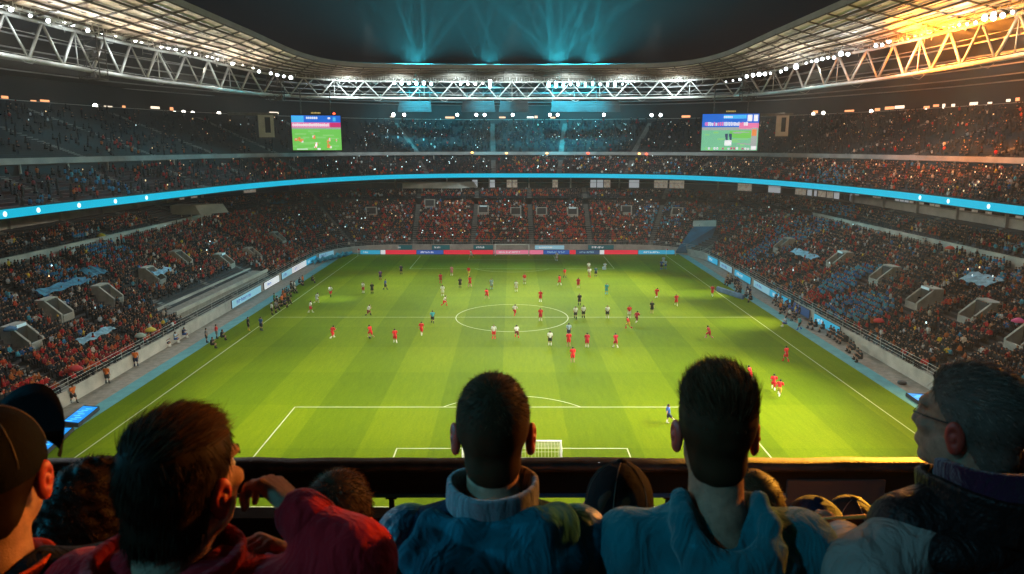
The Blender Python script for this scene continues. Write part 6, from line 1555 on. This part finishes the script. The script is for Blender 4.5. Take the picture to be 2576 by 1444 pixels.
# 3. red jacket man drinking
p = Front(462, 1212, 1.21, -20, 'dark haired man in a red jacket raising a hand to his mouth', byaw=-4, neck=.128)
el = np.array(at_depth(888, 1412, 1.17)); ha = np.array(at_depth(748, 1282, 1.23))
p.arms['r'] = (np.array(p.b(.185, 0, -.085)), el, ha)
ha2 = np.array(at_depth(752, 1400, 1.30)); el2 = np.array(p.b(-.12, .26, -.33)); p.arms['l'] = (np.array(p.b(-.185, 0, -.085)), el2, ha2)
p.body(h=.0056, hands=[hand_prims(ha, np.array(at_depth(686, 1222, 1.25)) - ha, (-.8, -.15, -.75), (.85, .95, .7), side=-1, sc=.98), hand_prims(ha2, np.array(at_depth(680, 1368, 1.27)) - ha2, (-.3, -.5, -.7), (.8, .9, .6), side=1)])
p.jacket(M_redj, fold=.011, ff=32, seed=21, big=1.06, h=.008)
p.collar('collar', M_redj, .108, .104, -.05, .035, .010, .10, .01, -.02, seed=6)
p.part('cuff', [('c', tuple(ha + (el - ha) * .10), tuple(ha + (el - ha) * .24), .047, .049)], M_redj, .003, 0, .006, 2, 40)
p.hair(H_BLK, .004, .012, .012, .013); back_ = lambda q: (q[0] * .6, .25 if q[2] > .06 else -.25, .15 if q[2] > .09 else -1)
p.strands(H_BLK, 13000, lambda q: .045 if q[2] < .0 else .034, lift=.06, flow=back_, jit=.13, w=.0007, seg=5); p.strands(H_BRN, 2200, .045, lift=.3, flow=lambda q: (.2, .9, .25), jit=.12, w=.0007, seg=5, seed=3, region=lambda q: q[:, 2] > .08, name='hair_top')

# 4. man with the black cap at the left edge
def capmesh(p, m, brim=True, button=None, seams=True, h=.0045, bt=12):
    c = p.c; M = p.M; lo, hi = c - .2, c + .2
    def fn(P):
        q = (P - c.astype(np.float32)) @ M.astype(np.float32); d = s_ell(q, (0, -.008, .028), (.086, .106, .104)) + .0015 * wob(P, 60, 4)
        rimz = .006 + .20 * (q[..., 1]) * .35; return smax(d, -(q[..., 2] - rimz), .006)
    V, F = surface_nets(fn, lo, hi, h); obj_from_np('cap', V, F, m, p.root); T = lambda *q: np.array(c) + M @ np.array(q)
    if brim:
        V = []; F = []; n = 14
        for j in range(5):
            for i in range(n + 1):
                w = math.pi * (i / n); r = j / 4; x = .088 * math.cos(w) * (1 - .06 * r); y = .06 + .052 * math.sin(w) + r * .085 * math.sin(w) ** .7; z = .030 + r * math.sin(w) * math.tan(R(bt)) * .085 - .028 * (x / .088) ** 2; V.append(T(x, y, z))
        for j in range(4):
            for i in range(n): F.append((j * (n + 1) + i, j * (n + 1) + i + 1, (j + 1) * (n + 1) + i + 1, (j + 1) * (n + 1) + i))
        k = len(V); up = M @ np.array((0, 0, -.004)); MB().add(V + [v + up for v in V], F + [tuple(k + i for i in f[::-1]) for f in F] + [(4 * (n + 1) + i, 4 * (n + 1) + i + 1, k + 4 * (n + 1) + i + 1, k + 4 * (n + 1) + i) for i in range(n)], 0, True).build('brim', m, p.root)
    if seams:
        mb = MB()
        for a in range(6):
            w = a * math.pi / 3 + .5; mb.tube([T((.0865 * math.cos(w) * math.sin(t)), -.008 + .1065 * math.sin(w) * math.sin(t), .028 + .1045 * math.cos(t)) for t in np.linspace(.05, 1.5, 12)], .0011, 4)
        mb.build('seam', M_seam, p.root)
    mb = MB(); mb.lathe(tuple(T(0, -.008, .130)), [(.014, 0), (.012, .006), (.005, .009)], 10, M=Matrix(M.tolist())); mb.build('cap_button', button or m, p.root)
p = Front(-20, 1196, 1.24, 12, 'man in a black peaked cap with red top button, left edge', pit=0, byaw=14, neck=.15)
p.body(h=.0062); p.jacket(M_darkj, fold=.006, seed=31, big=1.05); capmesh(p, M_cap, True, M_btn, True, bt=42)
p.collar('collar', M_orange, .090, .088, -.03, .018, .007, .04, .01, -.015)
rs = random.Random(3)
for (x, y, w, hh) in ((.13, -.10, .020, .045), (.05, -.125, .016, .018), (.18, -.05, .016, .07), (-.03, -.125, .02, .03), (.10, -.115, .014, .02)):
    p.part('gold_patch', [('e', p.b(x, y - .0, -.10 - .02 * rs.random()), (w, .014, hh), p.B)], M_gold, .003, 0, .004, 5, 70)
o, V, F = scalp_mesh(p.c, p.M, .004, H_BLK, p.root, .006)

# 5. grey haired man at the right edge
p = Front(2440, 1062, 1.52, 36, 'older man with short greying hair and glasses in a dark leather jacket, right edge', byaw=12, neck=.122)
el = np.array(at_depth(2165, 1452, 1.42)); ha = np.array(at_depth(2118, 1356, 1.72)); p.arm('l', el, ha); p.arms['l'] = (np.array(at_depth(2335, 1318, 1.50)), el, ha)
p.body(face=False, hands=[hand_prims(ha, (-.25, .5, .1), (.3, .2, -1), (.7, .8, .6), side=1)])
p.jacket(M_leather, 'jacket', fold=.007, seed=41, big=1.16, sleeves=M_olive)
mb = MB(); T_ = lambda *q: p.c + p.M @ np.array(q); mb.tube([T_(-.086, -.01, .014), T_(-.076, .05, .012), T_(-.058, .094, .010)], .0016, 5); mb.tube([T_(.086, -.01, .014), T_(.076, .05, .012), T_(.058, .094, .010)], .0016, 5); mb.tube([T_(-.058, .094, .010), T_(0, .106, .008), T_(.058, .094, .010)], .0013, 5); mb.build('glasses', M_black, p.root)
p.collar('scarf', M_scarf, .088, .090, -.04, .066, .013, .06, .035, -.02, seed=4, fold=.006)
p.collar('collar', M_leather, .118, .118, -.07, .030, .011, .14, .03, -.02, seed=5, fold=.005)
p.part('shoulder_yoke', [('e', p.b(-.10, -.04, -.10), (.14, .10, .055), p.B), ('e', p.b(.10, -.05, -.10), (.16, .11, .06), p.B)], M_leather, .006, .03, .008, 6)
p.hair(H_GREY, .005, .009, .010, .002); side_ = lambda q: (q[0] * .8, -.9, -.55 if q[2] < .06 else .1)
p.strands(H_GREY, 10000, lambda q: .012 + .014 * max(0, min(1, (q[2] - .03) / .05)), lift=.28, flow=side_, jit=.25, w=.0007); p.strands(H_DARK, 5000, .014, lift=.25, flow=side_, jit=.3, w=.0011, seed=8, name='hair_dark')
stick = MB(); a, b = at_depth(2035, 1306, 1.78), at_depth(2178, 1299, 1.70); stick.tube([a, b], [.003, .0055], 6); o = stick.build('flag_stick', mat('stick wood', (.50, .26, .05), .5)); tag(o, 'thin orange lit stick held in front of the grey haired man', 'stick')

# 6.. people one step lower by the rail
p = Front(852, 1316, 1.86, -4, 'tousled brown haired person in a blue grey hooded jacket below the red sleeve', floor=21.12, pit=-14)
ha = np.array(at_depth(1000, 1322, 2.25)); p.arm('r', np.array(at_depth(1010, 1420, 2.05)), ha)
p.body(h=.0075, hands=[hand_prims(ha, (.25, .2, .08), (0, -.2, -1), (.9, 1.0, .7), side=-1)]); p.jacket(M_bluej, fold=.006, seed=51, big=.98, h=.011)
p.path('hood', [(-.08, .05, .0), (-.11, -.03, 0), (-.09, -.11, -.02), (0, -.15, -.04), (.09, -.11, -.02), (.11, -.03, 0), (.08, .05, 0)], [.03, .036, .045, .05, .045, .036, .03], M_bluej, .005, 8, .008); p.path('piping', [(.05, -.17, -.06), (.10, -.15, -.16), (.12, -.14, -.3)], .006, M_pipe, 0, 1, .004, .002)
p.hair(H_BRN, .010, .008, .012, .004); p.strands(H_BRN, 4200, .022, lift=.6, flow=whorl, jit=.45, w=.0012)
p = Front(1556, 1292, 1.76, -16, 'person in a charcoal panelled cap with pale stitching, between the two hooded men', floor=21.12, pit=-16)
p.body(h=.0075); p.jacket(M_darkj, fold=.005, seed=52, big=.92, h=.011); capmesh(p, M_capg, False, None, True); scalp_mesh(p.c, p.M, .004, H_DARK, p.root, .004)
p = Front(248, 1296, 1.74, -20, 'curly haired person in a black jacket half hidden behind the red man', floor=21.12)
p.body(h=.0075); p.jacket(M_darkj, fold=.006, seed=53, big=1.0, h=.011); p.hair(H_BLK, .018, .012, .012, .02, curly=.010, seed=5); p.strands(H_BLK, 3000, .022, lift=.9, flow=whorl, jit=.7, w=.0012, curl=.0035, seg=6)
p.path('collar', [(-.10, .05, -.02), (-.13, -.05, -.02), (-.06, -.13, -.01), (0, -.145, -.01), (.06, -.13, -.01), (.13, -.05, -.02), (.1, .05, -.02)], .030, M_lining, .004, 8, .008)
p = Front(133, 1345, 2.02, -5, 'person in a dark knitted beanie between the capped man and the red man', floor=21.05)
p.body(h=.009); p.jacket(M_darkj, fold=.005, seed=54, big=.95, h=.013); capmesh(p, M_capg, False, None, False, h=.007)
p = Front(2046, 1352, 2.12, 5, 'person in a navy beanie low by the rail, left of the orange lit cap', floor=20.9)
p.body(h=.009); p.jacket(M_darkj, fold=.005, seed=55, big=.9, h=.013); capmesh(p, M_navy, False, None, False, h=.007)
p = Front(2136, 1338, 2.42, 0, 'person in a dark cap with an orange lit top, low by the rail', floor=20.85)
p.body(h=.009); p.jacket(M_darkj, fold=.005, seed=56, big=.9, h=.013); capmesh(p, M_capg, False, None, True, h=.007)
p = Front(1893, 1290, 2.1, -5, 'person with fuzzy brown hair half hidden behind the neck of the quiffed man', floor=20.95)
p.body(h=.009); p.jacket(M_darkj, fold=.005, seed=57, big=.9, h=.013); p.hair(H_BRN, .008, .01, .006, .004); p.strands(H_BRN, 2200, .014, lift=.9, flow=whorl, jit=.5, w=.0013)
# ------------------------------------------------------------------ world and lamps
W = bpy.data.worlds.new('World'); SC.world = W; W.use_nodes = True
W.node_tree.nodes['Background'].inputs[0].default_value = (.0075, .0078, .0085, 1); W.node_tree.nodes['Background'].inputs[1].default_value = 1
def spot(name, p, aim, power, col, cone=70, blend=.8, size=.6):
    d = bpy.data.lights.new(name, 'SPOT'); d.energy = power; d.color = col; d.spot_size = R(cone); d.spot_blend = blend; d.shadow_soft_size = size
    o = bpy.data.objects.new(name, d); COL.objects.link(o); o.location = p; o.rotation_euler = (Vector(aim) - Vector(p)).to_track_quat('-Z', 'Y').to_euler(); return o
WHT = (1, .94, .74); COOL = (.80, .93, 1)
PW = 98000
for k, (y, ty) in enumerate(((30, 46), (46, 58), (62, 70), (80, 60), (98, 92), (118, 120), (138, 110))):
    spot('flood_and_fill_beam', (-59.5, y, 38.2), (-9, ty, 0), PW * .6, WHT, 39, .7, .3)
    spot('flood_and_fill_beam', (59.5, y, 38.2), (9, ty, 0), PW * 1.6, WHT, 39, .7, .3)
for x, tx in ((-27, -15), (-9, 8), (5, -12), (12, 14), (24, 10)): spot('flood_and_fill_beam', (x, 163.5, 37.4), (tx, 100, 0), PW * .8, WHT, 44, .8)
for s in (-1, 1): spot('flood_and_fill_beam', (s * 50, 10, 38), (s * 16, 58, 0), PW * .55, WHT, 46, 1, .3)  # added unseen spots brightening the near pitch corners
# hard bright patches thrown on the turf
spot('flood_and_fill_beam', (-58, 112, 37.5), on_z(838, 752), 150000, (1, 1, .95), 9, 1, .3)
spot('flood_and_fill_beam', (58.5, 118, 37.5), on_z(1765, 740), 170000, (1, .93, .62), 12, 1, .3)
spot('flood_and_fill_beam', (59, 104, 37.5), on_z(1885, 812), 170000, (1, .93, .62), 12, 1, .3)
spot('flood_and_fill_beam', (60, 92, 37.5), on_z(2180, 1075), 140000, (1, .90, .40), 20, 1, .3)
# truss lamps on the crowd, plus added fill spots under the roof
for y in (52, 68, 90, 112, 134):
    spot('flood_and_fill_beam', (-59, y, 38), (47, y - 3, 3), 48000, WHT, 28, 1); spot('flood_and_fill_beam', (59, y, 38), (-47, y - 3, 3), 50000, WHT, 28, 1)
for x in (-25, 0, 25): spot('flood_and_fill_beam', (x * .8, 100, 41), (x, 166, 4), 40000, (1, .93, .85), 34, 1)  # added fill spots hanging over the open pitch, for the far crowd
for y in range(36, 146, 10):
    for s in (-1, 1): spot('roof_fill', (s * (57 if y < 125 else 52), y, 34.6), (s * 47, y + 2, 42), 5200 if s < 0 else 3400, (1, .84, .66) if s < 0 or y > 100 else (1, .62, .26), 160, 1, .8)
for x in (-36, -24, -12, 0, 12, 24, 36): spot('roof_fill', (x, 161 - abs(x) * .08, 35), (x, 157, 41), 1800, (1, .86, .70) if abs(x) > 20 else (.6, .9, 1), 160, 1, .6)
# added spots brighten the truss steel; others make glare round the lamp clusters
for y in (44, 55, 66, 77, 88, 99, 110, 122, 134):
    for s in (-1, 1): spot('truss_fill', (s * (57.2 if y < 115 else 53 if y < 128 else 50), y, 37.2), (s * 61, y, 36.6), 1900, (.84, .95, 1) if s < 0 or y > 100 else (1, .72, .45), 140, 1, .4)
# cyan banks at the far end
for x in (-38, -26, -13, 0, 13, 26, 38): spot('truss_fill', (x * .95, 158.6, 37), (x, 166, 36), 9000, (.75, .95, 1), 150, 1, .4)  # added fill on the far truss steel
for y in (58, 76, 96, 116, 134):
    for s in (-1, 1): spot('floodlight_glare', (s * (59 if y < 115 else 55), y, 38.0), (0, y - 25, 12), 5000 if s < 0 or not 85 < y < 105 else 3000, (.85, .95, 1), 156, .5, .3)
CYN = (.04, .76, 1)
rs = random.Random(4)
for (px, pw, n) in ((1045, .9, 13), (1232, .55, 10), (1400, 1.2, 14), (1490, .8, 10)):
    q = at_depth(px, 205, 163); t = at_depth(px, 180, 158); t.z = 42.2
    spot('cyan_beam', q, q + Vector((0, -8, -3)), 270000 * pw, CYN, 165, 1, .3)
    spot('cyan_glow', q + Vector((0, -1, .5)), (0, 0, 30), 600000 * pw, CYN, 60, .8, .3)
    spot('cyan_glow', t, t + Vector((0, 0, 5)), 120000 * pw, CYN, 172, .5, .3)  # added upward spot above the roof edge, for a halo in the haze
    for k in range(n):
        a = (k - (n - 1) / 2) * .13 + rs.uniform(-.06, .06); spot('cyan_beam', t + Vector((rs.uniform(-2.5, 2.5), 0, -.2)), t + Vector((math.sin(a) * 20, rs.uniform(-4, 2), 20 * math.cos(a))), 1500000 * pw * rs.uniform(.2, 1.7) ** 1.5, CYN, rs.uniform(3, 9), 1, .12)  # added upward shafts imitating starburst rays of the lamps
    spot('cyan_beam', q + Vector((0, 3, -1)), (q.x * 1.1, 205, 26), 75000 * pw, CYN, 70, 1, .3)
# orange cluster on the right truss, turned to the seats at the near end
OR = (1, .34, .025)
q2 = at_depth(2360, 70, 98)
spot('orange_beam', q2 + Vector((-1, -1, 0)), (0, 0, 30), 420000, (1, .30, .02), 80, .8, .4)
spot('orange_glow', q2 + Vector((-5.5, -2, -2.2)), q2 + Vector((1, -5, 6.0)), 220000, (1, .30, .03), 179, 1, .4)  # added glow spots hang free of the truss, tinting haze, roof and seats
spot('orange_glow', q2 + Vector((-5.5, -2, -2.2)), q2 + Vector((20, 4, 0)), 110000, (1, .26, .03), 175, 1, .4)
spot('orange_glow', q2 + Vector((-3, -2, 1)), q2 + Vector((-2, -1, 8)), 260000, (1, .42, .03), 140, 1, .4)  # added uplight colouring the roof panels orange
# added unseen spots on the people in front: cool from left, orange from right
spot('cyan_beam', (-24, -16, 42), (.06, 1.42, 22.6), 46000, (.07, .66, 1), 2.3, .8, 1.0)
spot('cyan_beam', (-60, 14, 38), (-.45, 1.38, 22.6), 120000, (.04, .62, 1), 1.2, .6, .5)
spot('cyan_beam', (-24, -9, 38), at_depth(1360, 1390, 1.5), 1600, (.4, .8, 1), 3.2, .8, .5)
spot('flood_and_fill_beam', (-14, -7, 38), at_depth(2200, 1400, 1.45), 1500, (1, .72, .46), 2.2, .9, .5)  # added unseen spot brightening the grey haired man's sleeve
spot('orange_beam', (61, 44, 39), (0, 1.5, 22.9), 290000, (1, .34, .03), 4, .9, .5)
rr = ray(2235, 1172); t = Vector((rr.x / rr.y * 2.93, 2.93, 22.3)); spot('orange_beam', (61, 60, 39), t, 5500000, (1, .42, .03), 1.0, .5, .1)  # added narrow spot brightening the right end of the rail
# ------------------------------------------------------------------ haze
m = bpy.data.materials.new('haze'); m.use_nodes = True; nt = m.node_tree; nt.nodes.remove(nt.nodes['Principled BSDF'])
v = nt.nodes.new('ShaderNodeVolumePrincipled'); v.inputs['Color'].default_value = (.96, .95, .90, 1); v.inputs['Density'].default_value = .00035; v.inputs['Anisotropy'].default_value = 0.0
nt.links.new(v.outputs[0], nt.nodes['Material Output'].inputs['Volume']); m.cycles.homogeneous_volume = True
mb = MB(); mb.box((0, 300, 32), (1206, 1206, 66)); o = mb.build('haze', m); tag(o, 'thin night haze filling the stadium under the floodlights', 'haze', kind='stuff')
# ------------------------------------------------------------------ render settings
cy = SC.cycles
cy.max_bounces = 4; cy.diffuse_bounces = 2; cy.glossy_bounces = 2; cy.transmission_bounces = 2; cy.volume_bounces = 0; cy.transparent_max_bounces = 4
cy.use_denoising = True; cy.use_adaptive_sampling = True; cy.adaptive_threshold = .015; cy.sample_clamp_indirect = 4; cy.sample_clamp_direct = 60; cy.caustics_reflective = False; cy.caustics_refractive = False
vs = SC.view_settings; vs.view_transform = 'Standard'; vs.look = 'None'; vs.gamma = 1; vs.use_curve_mapping = False; vs.exposure = 0
